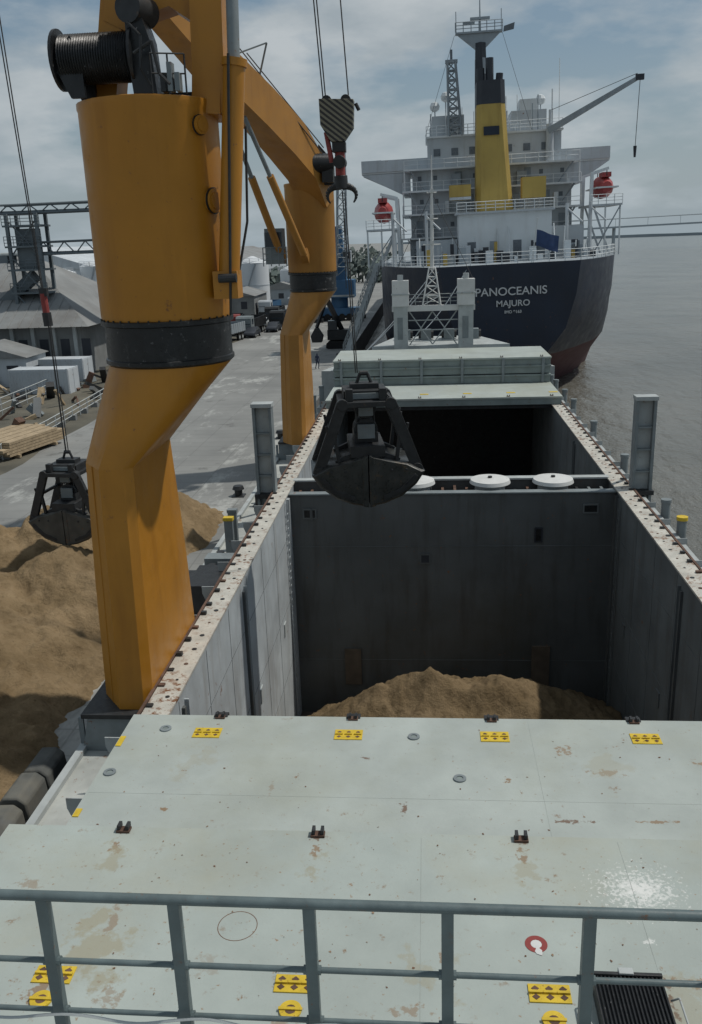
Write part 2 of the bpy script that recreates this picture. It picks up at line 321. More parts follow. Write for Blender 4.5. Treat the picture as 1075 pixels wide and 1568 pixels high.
# bulkhead details
def frame(x,z,w_,h_,m1,m2,y=39.0):
    S.box(x-w_/2,x+w_/2,y-.05,y-.003,z-h_/2,z+h_/2,m1)
    S.box(x-w_/2+.07,x+w_/2-.07,y-.056,y-.051,z-h_/2+.07,z+h_/2-.07,m2)
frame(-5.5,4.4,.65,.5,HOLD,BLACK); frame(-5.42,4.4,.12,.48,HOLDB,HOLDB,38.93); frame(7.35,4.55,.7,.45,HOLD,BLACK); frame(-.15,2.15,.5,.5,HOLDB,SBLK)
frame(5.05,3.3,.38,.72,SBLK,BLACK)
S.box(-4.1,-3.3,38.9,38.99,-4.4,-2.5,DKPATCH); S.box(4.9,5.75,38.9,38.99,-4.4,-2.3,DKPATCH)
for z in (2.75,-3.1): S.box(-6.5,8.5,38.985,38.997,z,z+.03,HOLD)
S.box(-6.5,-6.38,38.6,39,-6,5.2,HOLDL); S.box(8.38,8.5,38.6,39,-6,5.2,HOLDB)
# side wall features
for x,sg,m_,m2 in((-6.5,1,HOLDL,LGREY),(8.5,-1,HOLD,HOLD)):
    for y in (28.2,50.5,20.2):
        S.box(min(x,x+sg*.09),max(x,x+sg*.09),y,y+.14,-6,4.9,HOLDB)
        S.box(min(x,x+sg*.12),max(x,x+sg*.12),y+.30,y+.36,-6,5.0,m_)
    for y in range(8,70,3):
        S.box(min(x+sg*.002,x+sg*.010),max(x+sg*.002,x+sg*.010),y,y+.02,-6,5.2,HOLD)
    for z in (3.4,.4,-2.6): S.box(min(x+sg*.002,x+sg*.012),max(x+sg*.002,x+sg*.012),5.3,71,z,z+.015,HOLD)
    for y in (30,36,47,55): S.box(min(x,x+sg*.05),max(x,x+sg*.05),y,y+.45,-.5,.1,m2)
    for z in [-5.5+.35*i for i in range(30)]: S.tube((x+sg*.08,38.0,z),(x+sg*.08,38.35,z),.015,m_,n=5)
    for y in(38.0,38.35): S.tube((x+sg*.08,y,-6),(x+sg*.08,y,5.2),.02,m_,n=5)
# coaming tops, cleats, brackets
for x0,x1,xo,sg in((-7.12,-6.42,-7.0,-1),(8.42,9.12,9.0,1)):
    S.box(x0,x1,4.7,71.8,5.4,5.47,RIM)
    S.box(min(xo+sg*.14,xo+sg*.22),max(xo+sg*.14,xo+sg*.22),4.7,71.8,5.15,5.50,RUST)
    y=18.4; k=0
    while y<60:
        j=random.uniform(-.12,.12)
        S.box(xo+sg*.02-.08,xo+sg*.02+.08,y+j,y+.14+j,5.475,random.uniform(5.5,5.58),DARK if random.random()<.6 else RUST)
        S.tube((xo-sg*.3,y+.45,5.47),(xo-sg*.3,y+.45,5.485),random.choice([.04,.06,.075]),DARK if k%3 else RUST,n=8)
        y+=.92; k+=1
    y=6
    while y<71:
        S.prism([(xo-sg*.05,5.35),(xo+sg*.75,5.35),(xo+sg*.75,5.1),(xo+sg*.3,3.92),(xo-sg*.05,3.92)],1,y,y+.03,LGREY); y+=2.4
    if sg>0: S.box(min(xo,xo+sg*.7),max(xo,xo+sg*.7),5,71,5.08,5.12,LGREY)
# vents on cross deck
for x in(-.6,2.9,5.8):
    S.tube((x,40.2,4.9),(x,40.2,5.55),.7,LGREY,n=28); S.tube((x,40.2,5.5),(x,40.2,5.66),.95,WHITE,.9,n=32); S.tube((x,40.2,5.66),(x,40.2,5.72),.9,WHITE,.55,n=32); S.tube((x,40.2,5.7),(x,40.2,5.8),.1,DARK,n=8)
# cell guide posts
for x in(-7.9,9.1):
    S.box(x,x+.12,38.9,39.5,3.9,9.45,GREY); S.box(x+.75,x+.87,38.9,39.5,3.9,9.45,GREY); S.box(x+.12,x+.75,39.2,39.3,3.9,9.4,LGREY)
    S.box(x-.04,x+.91,38.85,39.55,9.45,9.62,LGREY); S.box(x-.1,x+.95,38.8,39.6,5.2,5.4,DARK)
    for z in (6.2,7.2,8.2): S.box(x+.12,x+.75,39.0,39.2,z,z+.08,GREY)
    S.beam((x+.4,39.5,8.8),(x+.4,41.5,4),.15,.15,GREY)
# small side posts
for y in(26,33.6,36,44,52.5,60,64,68.5,71):
    S.tube((9.85,y,3.9),(9.85,y,5.7),.19,GREY,n=12); S.tube((9.85,y,5.7),(9.85,y,5.84),.22,YEL if y in(33.6,) else GREY,n=12)
for y,z in((34.5,5.5),(35.3,5.6),(44,5.3),(56,5.6),(60,5.4),(64,5.6),(69,5.5)):
    S.box(-8.5,-8.15,y,y+.25,3.9,z,GREY); S.box(-8.53,-8.12,y-.03,y+.28,z,z+.14,YEL if y<35 else GREY)
# mooring gear, pipes and bits on port deck
for y in(29,31.5,33,42,46,58,63):
    S.tube((-8.5,y,3.9),(-8.5,y,4.5),.16,DARK,n=12); S.tube((-8.5,y+.55,3.9),(-8.5,y+.55,4.5),.16,DARK,n=12); S.box(-8.75,-8.2,y-.25,y+.8,3.9,3.97,DARK)
S.tube((-7.9,26,4.1),(-7.9,70,4.1),.07,LGREY,n=8); S.tube((9.5,14,4.1),(9.5,70,4.1),.07,LGREY,n=8)
S.box(-9.2,-9.0,-20,62,3.9,4.05,LGREY); S.box(10.4,10.6,-20,62,3.9,4.05,LGREY)
for y in(31,32.4): S.box(-8.9,-7.6,y,y+.7,3.9,4.6,random.choice([DARK,GREY]))
S.box(-8.95,-7.5,28.5,30.1,3.9,5.0,DARK)
# crane foundations
for y in(0,32):
    S.prism([(-9.1,3.9),(-7.16,3.9),(-7.16,4.95),(-8.85,4.95)],1,19.7+y,25.3+y,GREY); S.box(-9.0,-7.14,19.6+y,25.4+y,4.9,5.02,DARK)
    for k in range(6): S.box(-9.18,-9.05,19.8+y+k,19.88+y+k,3.9,4.8,GREY)
# forecastle columns, beam, mast
for x0,x1 in((-2.8,-1.45),(2.55,3.95)):
    S.box(x0+.1,x1-.1,74.5,75.7,6.4,11.2,LGREY); S.box(x0,x1,74.4,75.8,11.2,13.25,WHITE); S.box(x0-.06,x1+.06,74.34,75.86,12.1,12.2,LGREY)
    S.tube(((x0+x1)/2,75,13.25),((x0+x1)/2,75,13.7),.25,LGREY); S.box(x0+.4,x1-.5,74.47,74.5,8.5,10.3,GREY)
S.box(-2.85,4.0,74.8,75.4,10.75,11.2,WHITE)
for z in(8.3,9.2,10.0): S.tube((-1.5,75.1,z),(2.6,75.1,z),.05,LGREY,n=5)
for a,b2 in(((-1.4,8),( .5,10.7)),((.5,10.7),(2.5,8)),((-1.4,10.7),(.5,8)),((.5,8),(2.5,10.7))): S.tube((a[0],75.1,a[1]),(b2[0],75.1,b2[1]),.05,LGREY,n=5)
S.railing([(-2.8,75.1,11.2),(3.9,75.1,11.2)],.9,LGREY,.03,.9)
S.lattice((.45,75.6,11.2),(.5,75.6,14.2),1.5,WHITE,4,.06,.5)
S.tube((.5,75.6,14),(.5,75.6,20),.17,WHITE,.11); S.tube((.5,75.6,20),(.5,75.6,22.8),.07,WHITE,.03)
for z,l in((16,.7),(18,.5),(20,.4)): S.tube((.5-l,75.6,z),(.5+l,75.6,z),.05,WHITE,n=5); S.box(.35,.65,75.4,75.8,z,z+.3,WHITE)
for x in(-2.8,3.8): S.tube((x,75.5,13.3),(.5,75.6,20),.02,ROPE,n=4)
for x in(-2.3,-.5,1.5,3.6):
    S.box(x,x+.9,78,79,8.0,8.9,GREY); S.tube((x-.2,78.4,8.5),(x+1.1,78.4,8.5),.35,DARK)
# superstructure below the viewpoint (walkway deck)
S.box(-9.1,10.5,-12,3.3,3.95,12.1,WHITE); S.box(-9.15,10.55,-12,3.75,12.1,12.25,DECK)
S.done(bevel=0)
# walkway railing
r=B('walkway_railing')
for z,rr in((13.34,.027),(12.93,.016),(12.60,.014)): r.tube((-9,3.6,z),(10.4,3.6,z),rr,RAIL,n=12)
for i in range(-13,16):
    x=.08+.69*i
    if x<-9 or x>10.4: continue
    r.box(x-.030,x+.030,3.575,3.625,12.25,13.33,RAIL); r.box(x-.06,x+.06,3.54,3.66,12.25,12.27,RAIL)
    for z in(12.6,12.93): r.tube((x-.045,3.6,z),(x+.045,3.6,z),.024,RAIL,n=10)
pts=[]
for i in range(200):
    x=-4+i*.05; pts.append((x,3.54,12.615+.02*math.sin(x*9)+.02*noise.noise(V((x*3,0,0)))))
r.path(pts,.008,LGREY,5)
r.done()
# ------------------------------------------------------------ hatch covers
def socket(b,x,y,z,w_=.62,h_=.40):
    b.box(x-w_/2,x+w_/2,y-h_/2,y+h_/2,z,z+.018,YEL)
    for i in (0,1,2):
        cx_=x-w_/2+w_*(i+.5)/3
        for sy in(-1,1):
            b.prism([(cx_-.05,y+sy*h_*.23),(cx_,y+sy*h_*.23-.045),(cx_+.05,y+sy*h_*.23),(cx_,y+sy*h_*.23+.045)],2,z+.019,z+.025,RUST)
        b.box(cx_-.08,cx_+.08,y-.018,y+.018,z+.018,z+.05,YEL)
def lug(b,x,y,z):
    b.box(x-.11,x+.11,y-.12,y+.02,z,z+.04,RUST)
    for d in(-.07,.07): b.box(x+d-.025,x+d+.025,y-.10,y+.04,z+.04,z+.12,DARK)
def ring(b,x,y,z,r0,r1,h,mt,n=24):
    rings=[[(x+q*math.cos(2*math.pi*i/n),y+q*math.sin(2*math.pi*i/n),zz) for i in range(n)] for q,zz in((r1,z),(r1,z+h),(r0,z+h),(r0,z))]
    b.loft(rings,mt,cap=False)
STAIN=mat('rust_stain',(.25,.17,.11),.8,.3,6); STAIN2=mat('rust_stain_dark',(.15,.08,.045),.8,.3,6)
def fleck(b,x,y,z,r_,mt,n=7):
    a0=random.random()*6; e=random.uniform(.3,1)
    P=[]
    for i in range(n):
        a=2*math.pi*i/n; q=r_*random.uniform(.5,1.2); u=q*math.cos(a); v_=q*e*math.sin(a); P.append((x+u*math.cos(a0)-v_*math.sin(a0),y+u*math.sin(a0)+v_*math.cos(a0),z))
    b.add(P,[tuple(range(n))],mt)
h=B('hatch_cover')
h.box(-6.95,9.15,8.5,17.98,5.49,6.0,COVER); h.box(-6.85,9.05,8.5,18.02,5.5,5.62,COVERSIDE)
for x in(-4.85,-1.75,1.4,4.55,7.6):
    lug(h,x,17.93,6.0); h.box(x-.16,x+.16,17.9,18.1,5.7,6.02,DARK)
for x in(-5.0,-1.8,1.42,4.65,7.8): socket(h,x,17.2,6.0)
for x,y in((-6.0,17.35),(-.35,17.15),(.6,15.6),(-6.7,15.6),(5.9,15.4)):
    ring(h,x,y,6.0,.07,.13,.03,GREY); h.tube((x,y,6.0),(x,y,6.012),.07,COVERSIDE,n=16)
WELD=mat('weld_seam',(.32,.355,.335),.6,.2,4,rust=.3,rs=6)
h.box(2.2,2.206,12,17.9,6.001,6.003,WELD); h.box(-6.9,9.1,14.9,14.906,6.001,6.003,WELD)
for x0 in(-6.93,9.0):
    h.box(x0,x0+.12,16.6,17.0,6.002,6.02,YEL); h.box(x0,x0+.12,14.1,14.35,6.002,6.02,YEL)
for i in range(110): fleck(h,random.uniform(-6.5,8.5),random.uniform(12.3,17.6),6.004+.00005*i,random.choice([.01,.012,.02,.028]),random.choice([STAIN,STAIN2,STAIN2]))
h.done(bevel=.012)
h=B('hatch_cover')
h.box(-7.0,9.2,5.2,12.0,6.15,7.4,COVER2); h.box(-6.9,9.1,5.3,12.04,6.2,6.75,COVERSIDE); h.box(-6.8,9.0,5.3,11.9,6.0,6.15,DARK)
for x in(-5.0,-1.8,1.42,4.65,7.8):
    lug(h,x,11.95,7.4)
    socket(h,x+.05,8.93,7.4,.52,.28); ring(h,x+.05,8.52,7.4,.07,.14,.03,YEL); h.tube((x+.05,8.52,7.4),(x+.05,8.52,7.43),.07,RUST,n=12); h.box(x-.1,x+.2,8.5,8.54,7.43,7.45,YEL)
ring(h,-2.7,9.9,7.4,.27,.28,.003,STAIN2,32)
ring(h,1.4,9.75,7.4,.075,.15,.006,REDP); h.tube((1.4,9.75,7.4),(1.4,9.75,7.405),.075,WHITE,n=12); fleck(h,1.42,9.62,7.408,.1,WHITE,9)
for i in range(280):
    fleck(h,random.uniform(-6.8,8.8),random.uniform(7.6,11.8),7.404+.00003*i,random.choice([.006,.009,.012,.02]),random.choice([STAIN,STAIN2,STAIN2]))
h.box(-.15,-.144,5.3,11.9,7.401,7.403,WELD); h.box(2.9,2.906,9,11.9,7.401,7.403,WELD)
h.done(bevel=.012)
h=B('hatch_cover')
h.box(-6.95,9.05,60.0,66.2,5.5,6.02,COVERSIDE); h.box(-7.0,9.1,59.95,66.2,5.92,6.05,COVER)
for z in(6.08,6.75,7.35): 
    h.box(-6.95,9.05,66.0,72.3,z,z+.55,COVERSIDE); h.box(-7.0,9.1,65.9,72.4,z+.47,z+.6,COVER if z>7.3 else COVERSIDE)
for x in(-6.5,-3.5,-.5,2.5,5.5,8.4):
    h.box(x,x+.2,65.85,65.95,6.1,7.9,GREY); lug(h,x,60.2,6.05); lug(h,x,66.1,7.95); h.box(x,x+.6,61.5,61.8,6.055,6.08,YEL)
h.box(-6.8,8.9,60.3,71.5,5.2,5.48,DARK)
h.done(bevel=.015)
# grilled box lying on the cover
g=B('ventilation_grille')
g.box(2.0,2.85,8.05,9.05,7.41,7.62,DARK)
for i in range(17): g.box(2.04+i*.048,2.065+i*.048,8.1,9.0,7.62,7.66,BLACK)
g.box(2.0,2.85,8.05,8.1,7.62,7.68,DARK); g.box(2.0,2.85,9.0,9.05,7.62,7.68,DARK); g.box(2.32,2.5,9.0,9.1,7.6,7.7,LGREY)
for x in(1.94,2.91): g.path([(x,8.3,7.5),(x+(-.08 if x<2.4 else .08),8.35,7.6),(x+(-.08 if x<2.4 else .08),8.75,7.6),(x,8.8,7.5)],.015,LGREY)
g.done(bevel=.008)
# ------------------------------------------------------------ deck cranes
def oct_ring(x0,x1,xl,xr,y0,y1,ya,yb,z):
    c=[(x1,yb),(xr,y1),(xl,y1),(x0,yb),(x0,ya),(xl,y0),(xr,y0),(x1,ya+ (y0-ya)*.75)]
    out=[]
    for i in range(8):
        p,q=c[i],c[(i+1)%8]
        for k in range(4): out.append((p[0]+(q[0]-p[0])*k/4,p[1]+(q[1]-p[1])*k/4,z))
    return out
def circ(cx_,cy_,r_,z): return [(cx_+r_*math.cos(math.radians(22.5+11.25*i)),cy_+r_*math.sin(math.radians(22.5+11.25*i)),z) for i in range(32)]
def crane(cx_,cy_,R_,OM):
    b=B('deck_crane'); k=cy_
    rings=[oct_ring(-8.7,-7.2,-8.05,-7.4,k-2.1,k+3.1,k-1.3,k+2.6,5.0),
           oct_ring(-8.65,-7.18,-8.0,-7.38,k-1.95,k+2.6,k-1.2,k+2.2,8.2),
           oct_ring(-8.55,-7.15,-7.95,-7.35,k-1.85,k+2.0,k-1.1,k+1.6,11.4)]
    b.loft(rings,OM,cap=True)
    top=circ(cx_,cy_,R_-.04,13.75); low=rings[-1]
    trans=[]
    for t in (0,.33,.66,1): trans.append([tuple(V(a).lerp(V(c),t)) for a,c in zip(low,top)])
    b.loft(trans,OM,cap=False)
    b.loft([circ(cx_,cy_,q,z) for q,z in((R_-.04,13.75),(R_+.02,13.8),(R_+.02,13.9),(R_-.02,13.92),(R_-.02,14.7),(R_+.06,14.73),(R_+.06,14.83),(R_+.01,14.85))],BAND,cap=False)
    b.loft([circ(cx_,cy_,q,z) for q,z in((R_+.01,14.85),(R_+.03,14.93),(R_+.03,19.5),(R_+.05,19.55),(R_+.05,19.68),(R_-.02,19.7))],OM,cap=True)
    for i in range(40):
        a=math.radians(9*i); b.tube((cx_+(R_+.03)*math.cos(a),cy_+(R_+.03)*math.sin(a),14.83),(cx_+(R_+.03)*math.cos(a),cy_+(R_+.03)*math.sin(a),14.88),.02,BLACK,n=6)
    b.path([(-8.35,k-1.72,5),(-8.3,k-1.6,8.2),(-8.25,k-1.5,11.4)],.02,OM,6)
    return b
C=crane(-6.43,22,1.57,ORANGE)
# inspection hatches
for z in(17.5,19.1): 
    a=math.radians(-22 if z<18 else -32); c_=V((-6.43+1.6*math.cos(a),22+1.6*math.sin(a),z)); d=V((math.cos(a),math.sin(a),0))
    rr=.27 if z<18 else .2
    C.tube(c_-d*.1,c_+d*.12,rr,ORANGE,n=24); C.tube(c_+d*.12,c_+d*.14,rr*.7,ORANGE,n=24); C.tube(c_+d*.03,c_+d*.07,rr*1.1,BLACK,n=24)
# machinery above the slewing column, carried out to the column axis
o0=len(C.v)
wx=-6.85; wy=20.1; wz=20.35; rg=[]
for i in range(57):
    x=wx-.75+i*1.5/56; q=.47+(.025 if i%2 else 0)
    rg.append([(x,wy+q*math.cos(2*math.pi*j/24),wz+q*math.sin(2*math.pi*j/24)) for j in range(24)])
C.loft(rg,BLACK)
for x in(-.85,.8): C.tube((wx+x,wy,wz),(wx+x+.06,wy,wz),.60,BLACK,n=28)
C.tube((wx-1.0,wy,wz),(wx-.8,wy,wz),.2,DARK,n=16)
C.prism([(-7.75,20.3),(-7.3,20.75),(-7.1,20.2),(-7.1,19.56),(-7.4,19.56)],1,19.75,19.85,BLACK); C.prism([(-7.75,20.3),(-7.3,20.75),(-7.1,20.2),(-7.1,19.56),(-7.4,19.56)],1,20.4,20.5,BLACK)
C.prism([(-6.05,19.56),(-5.55,19.56),(-5.62,20.6),(-5.85,21.35),(-6.1,21.3),(-6.1,20.2)],1,19.75,20.3,BLACK)
C.tube((-6.0,19.7,21.2),(-5.8,20.4,21.2),.3,DARK,n=18); C.tube((-6.2,19.9,21.5),(-5.7,19.9,22.2),.05,DARK)
for i,(x,z) in enumerate(((-5.45,19.6),(-5.3,19.6),(-5.15,19.6))): C.box(x,x+.1,19.7,19.95,z,z+.35+.2*(i%2),random.choice([DARK,GREY]))
C.railing([(-5.6,19.6,19.56),(-4.95,19.85,19.56)],.75,DARK,.02,.35,2); C.path([(-5.9,19.5,20.3),(-5.5,19.45,20.5),(-5.4,19.5,19.9),(-5.2,19.5,19.7)],.035,DARK)
C.path([(-6.0,19.6,20.9),(-5.7,19.4,20.6),(-5.75,19.4,20.0),(-5.6,19.5,19.7)],.025,BLACK)
# jib foot portal
C.beam((-7.0,20.9,19.4),(-6.5,21.2,22.5),.5,.7,ORANGE); C.beam((-4.72,20.9,19.2),(-4.5,21.2,22.5),.62,.9,ORANGE)
C.prism([(-6.85,21.2),(-6.35,20.95),(-6.0,21.25),(-5.4,21.4),(-4.95,21.1),(-4.75,20.7),(-4.3,21.0),(-4.2,24),(-6.4,24)],1,20.7,21.5,ORANGE)
C.prism([(-4.98,19.5),(-4.3,19.2),(-4.22,21.6),(-4.9,21.6)],1,20.5,21.45,ORANGE)
C.box(-6.2,-5.1,20.9,22.0,19.56,19.75,DARK)
# luffing cylinder
C.tube((-4.42,20.3,15.9),(-4.0,20.3,20.1),.235,ORANGE,n=20); C.tube((-4.0,20.3,20.1),(-3.98,20.3,20.25),.27,ORANGE,n=20); C.tube((-4.0,20.3,20.2),(-3.95,20.6,23),.13,GREY,n=14)
C.box(-4.75,-4.2,20.05,20.6,15.35,15.95,ORANGE); C.tube((-4.6,20.0,15.8),(-4.2,20.0,15.8),.1,DARK)
C.tube((-4.4,20.05,15.0),(-4.05,20.0,20.3),.03,DARK)
C.path([(-4.3,20.8,15.9),(-4.05,20.9,17),(-3.95,20.9,19)],.03,DARK)
for i in range(o0,len(C.v)):
    p=C.v[i]; C.v[i]=V((p.x*22/21,p.y*22/21,16.5+(p.z-16.5)*22/21))
C.beam((-5.6,22.1,23.2),(-4.0,30,38),2.1,1.3,ORANGE,1.0,.8)
# ropes to hook block
for a,b2 in(((-4.25,30,38),(-3.16,30,20.7)),((-3.35,30,38),(-2.36,30,20.7)),((-4.1,29.9,38),(-3.08,30,20.7))): C.tube(a,b2,.022,ROPE,n=6)
C.done()
# hook block
m=bpy.data.materials.new('hazard_stripes'); m.use_nodes=True; nt=m.node_tree; p=nt.nodes['Principled BSDF']
tc_=nn(nt,'ShaderNodeTexCoord'); sp=nn(nt,'ShaderNodeSeparateXYZ'); nt.links.new(tc_.outputs['Object'],sp.inputs[0])
fr=nn(nt,'ShaderNodeMath',operation='FRACT'); nt.links.new(mul(nt,mth(nt,'ADD',sp.outputs[0],mul(nt,sp.outputs[2],1.3)),4.6),fr.inputs[0])
gt=nn(nt,'ShaderNodeMath',operation='GREATER_THAN'); nt.links.new(fr.outputs[0],gt.inputs[0]); gt.inputs[1].default_value=.5
nt.links.new(mixc(nt,gt.outputs[0],(.025,.025,.025),(.20,.19,.14)),p.inputs['Base Color'])
hb=B('hook_block')
hb.prism([(-3.28,20.75),(-2.2,20.7),(-2.24,19.9),(-2.55,19.5),(-2.95,19.5),(-3.26,20.0)],1,29.75,30.25,m)
for x in(-3.05,-2.45): hb.tube((x,29.85,20.7),(x,30.15,20.7),.16,DARK,n=16)
hb.box(-2.92,-2.5,29.8,30.2,19.2,19.5,DARK); hb.tube((-2.7,30,19.3),(-2.7,30,18.5),.16,REDP,n=14); hb.tube((-2.7,29.7,18.9),(-2.7,30.3,18.9),.2,DARK,n=14)
hb.tube((-2.7,30,18.5),(-2.68,30,18.1),.22,DARK,n=14)
for sg in(-1,1):
    q=[]
    for i in range(9):
        a=math.pi*i/8*.8; q.append(V((-2.68+sg*(.05+.42*math.sin(a*.9)),30,18.05+.15*math.cos(a)-.25*(i/8)**2)))
    for i in range(8): hb.tube(q[i],q[i+1],.13*(1-i/10),DARK,.13*(1-(i+1)/10),n=10)
hb.tube((-2.66,30,18.0),(-2.42,30,12.2),.022,ROPE,n=6); hb.tube((-2.58,30,18.0),(-2.36,30,12.2),.022,ROPE,n=6)
hb.tube((-3.1,29.9,19.8),(-2.95,29.9,18.9),.08,REDP); hb.tube((-2.15,30,20.6),(-2.05,30,20.4),.06,DARK)
hb.done(bevel=.02)
# grab buckets
def grab(cx_,cy_,z0,k,ry,mt):
    b=B('grab_bucket'); 
    def P_(x,y,z): return (x*k,y*k,z*k)
    for sg in(-1,1):
        prof=[(0,.0),(.55,.10),(1.15,.34),(1.65,.75),(1.95,1.2),(1.4,1.5),(.7,1.66),(0,1.85)]
        rings=[]
        for y,sc in((-1.25,.93),(-1.15,1),(1.15,1),(1.25,.93)):
            rings.append([P_(sg*(.02+x*sc),y,1.0+(z-1.0)*sc) for x,z in prof])
        b.loft(rings,mt)
        for y in(-1.27,1.24): b.prism([(sg*k*x,k*z) for x,z in((.02,.0),(.22,.03),(.2,1.75),(.02,1.85))],1,y*k,(y+.04)*k,mt)
        for y in(-1.28,): 
            b.prism([(sg*k*x,k*z) for x,z in((.5,.25),(1.2,.5),(1.7,1.05),(1.6,1.15),(1.1,.65),(.5,.4))],1,y*k,(y+.04)*k,DARK)
            for x,z in((.8,.5),(1.3,.8),(.8,1.3),(1.3,1.3)): b.tube(P_(sg*x,y,z),P_(sg*x,y+.05,z),.05*k,DARK,n=8)
        for y in(-1.0,1.0):
            b.beam(P_(sg*1.75,y,1.2),P_(sg*.82,y,3.65),.22*k,.38*k,DARK)
            b.beam(P_(sg*1.0,y,1.6),P_(sg*1.15,y,2.7),.12*k,.16*k,DARK)
            b.tube(P_(sg*1.7,y-.16,1.3),P_(sg*1.7,y+.16,1.3),.19*k,DARK,n=12)
            b.tube(P_(sg*.82,y-.16,3.6),P_(sg*.82,y+.16,3.6),.2*k,DARK,n=12)
            b.tube(P_(sg*1.3,y,2.3),P_(sg*1.4,y*1.05,2.9),.05*k,DARK)
            b.beam(P_(sg*.3,y*.9,1.9),P_(sg*1.1,y*.9,1.55),.16*k,.2*k,DARK)
        b.beam(P_(sg*1.25,-1.1,2.55),P_(sg*1.25,1.1,2.55),.12*k,.14*k,DARK)
    def bx(x0,x1,y0,y1,za,zb,mm): b.box(x0*k,x1*k,y0*k,y1*k,za*k,zb*k,mm)
    bx(-.6,.6,-1.1,1.1,1.75,2.15,DARK); bx(-.42,.42,-.5,.5,2.15,2.5,DARK)
    for y in(-.35,-.12,.12,.35):
        b.tube(P_(-.0,y-.06,2.55),P_(0,y+.06,2.55),.42*k,DARK,n=20); b.tube(P_(0,y-.06,3.35),P_(0,y+.06,3.35),.38*k,DARK,n=20)
        b.tube(P_(-.3,y,2.6),P_(-.3,y,3.4),.025*k,ROPE); b.tube(P_(.3,y,2.6),P_(.3,y,3.4),.025*k,ROPE)
    bx(-.3,.3,-.6,-.5,2.3,2.8,GREY); bx(-.25,.25,-.62,-.5,3.1,3.4,GREY)
    bx(-.95,.95,-1.15,1.15,3.5,3.68,DARK); bx(-.75,.75,-.7,.7,3.68,4.0,DARK); bx(-.5,.5,-.3,.3,4.0,4.18,DARK); bx(-.6,.6,-.74,-.7,3.72,3.92,GREY)
    for x in(-.7,.45): bx(x,x+.25,-1.0,-.7,3.68,4.1,DARK)
    b.tube(P_(-.28,0,4.1),P_(-.12,0,4.5),.06*k,DARK); b.tube(P_(.28,0,4.1),P_(.12,0,4.5),.06*k,DARK); b.tube(P_(-.15,-.0,4.5),P_(.15,0,4.5),.09*k,DARK)
    b.path([P_(-.9,-.9,3.7),P_(-1.2,-1.0,3.2),P_(-1.0,-1.1,2.6)],.03*k,DARK); b.path([P_(.7,-.9,3.9),P_(1.15,-1,3.4),P_(.9,-1.1,2.8)],.03*k,DARK)
    o=b.done(bevel=.01); o.rotation_euler=(0,0,ry); o.location=V((cx_,cy_,z0)); return o
grab(-2.15,30,7.78,.98,math.radians(8),GRAB)
grab(-14.2,33,5.3,.80,math.radians(-6),mat('grab_steel_sandy',(.07,.068,.06),.6,.4,2,rust=.6,rs=3))
lr=B('grab_rope')
for d in(0,.16): lr.tube((-14.95+d,33,31.6),(-14.35+d*.3,33,14.9),.022,ROPE,n=6)
lr.tube((-14.33,33,15),(-14.3,33,14.2),.13,REDP,n=10); lr.tube((-14.3,33,14.3),(-14.28,33,13.8),.17,DARK,n=10); lr.box(-14.45,-14.15,32.9,33.1,14.9,15.2,DARK)
lr.tube((-14.28,33,13.9),(-14.25,33,8.9),.03,ROPE,n=6); lr.tube((-14.2,33,13.9),(-14.15,33,8.9),.02,ROPE,n=6)
lr.done()
# far crane
C=crane(-6.6,53,1.38,ORANGEFAR)
ax=V((-8.4,-19,0)).normalized(); sd=V((ax.y,-ax.x,0)).normalized()
path=[((-6.1,52.6,18.6),1.7,1.0),((-6.5,51.6,20.3),1.8,1.5),((-7.3,50,21.7),1.7,1.9),((-8.3,47.7,23.0),1.5,1.9),((-9.4,45,24.2),1.4,1.8),((-12,39,27.6),1.2,1.4),((-14.8,33,31.8),.8,.8)]
rings=[]
for i,(p0,w0,h0) in enumerate(path):
    a=V(path[max(0,i-1)][0]); c_=V(path[min(len(path)-1,i+1)][0]); d=(c_-a).normalized(); u=sd.cross(d).normalized()
    if u.z<0: u=-u
    p0=V(p0); rings.append([p0+sd*w0/2*x+u*h0/2*z for x,z in((-1,-1),(1,-1),(1,1),(-1,1))])
C.loft(rings,ORANGEFAR)
for k in(-.75,.75):
    a=V((-7.4,50.6,15.9))+sd*k; c_=V((-9.1,46,22.4))+sd*k*.6; mdl=a.lerp(c_,.6)
    C.tube(a,mdl,.2,ORANGEFAR,n=14); C.tube(mdl,c_,.11,GREY,n=10); C.beam(a-V((0,-.8,.3)),a+V((0,.0,.1)),.4,.5,ORANGEFAR)
C.box(-8.9,-7.9,50.6,51.6,15.4,17.3,GREY); C.box(-8.85,-7.95,50.55,50.6,16.3,17.1,GLASS); C.box(-8.95,-8.9,50.8,51.4,16.3,17.1,GLASS)
C.railing([(-9.0,50.4,15.3),(-7.7,50.4,15.3)],1,GREY,.03,.5)
C.tube((-6.2,51.0,20.6),(-5.1,51.4,20.6),.5,BLACK,n=20); C.box(-5.6,-5.0,51,52,19.6,20.6,BLACK); C.prism([(-6.3,19.5),(-5.0,19.5),(-5.2,20.9),(-5.8,21.6)],1,51.6,52.2,DARK)
C.tube((-5.4,51.4,20.9),(-10.9,43,28.3),.03,ROPE,n=5); C.tube((-5.5,51.4,21.4),(-8.6,47,25.4),.03,ROPE,n=5)
C.tube((-8.2,47.5,24.2),(-7.6,47,25.8),.05,GREY,n=5); C.tube((-7.6,47,25.8),(-8.9,46,25.2),.04,GREY,n=5)
C.done()
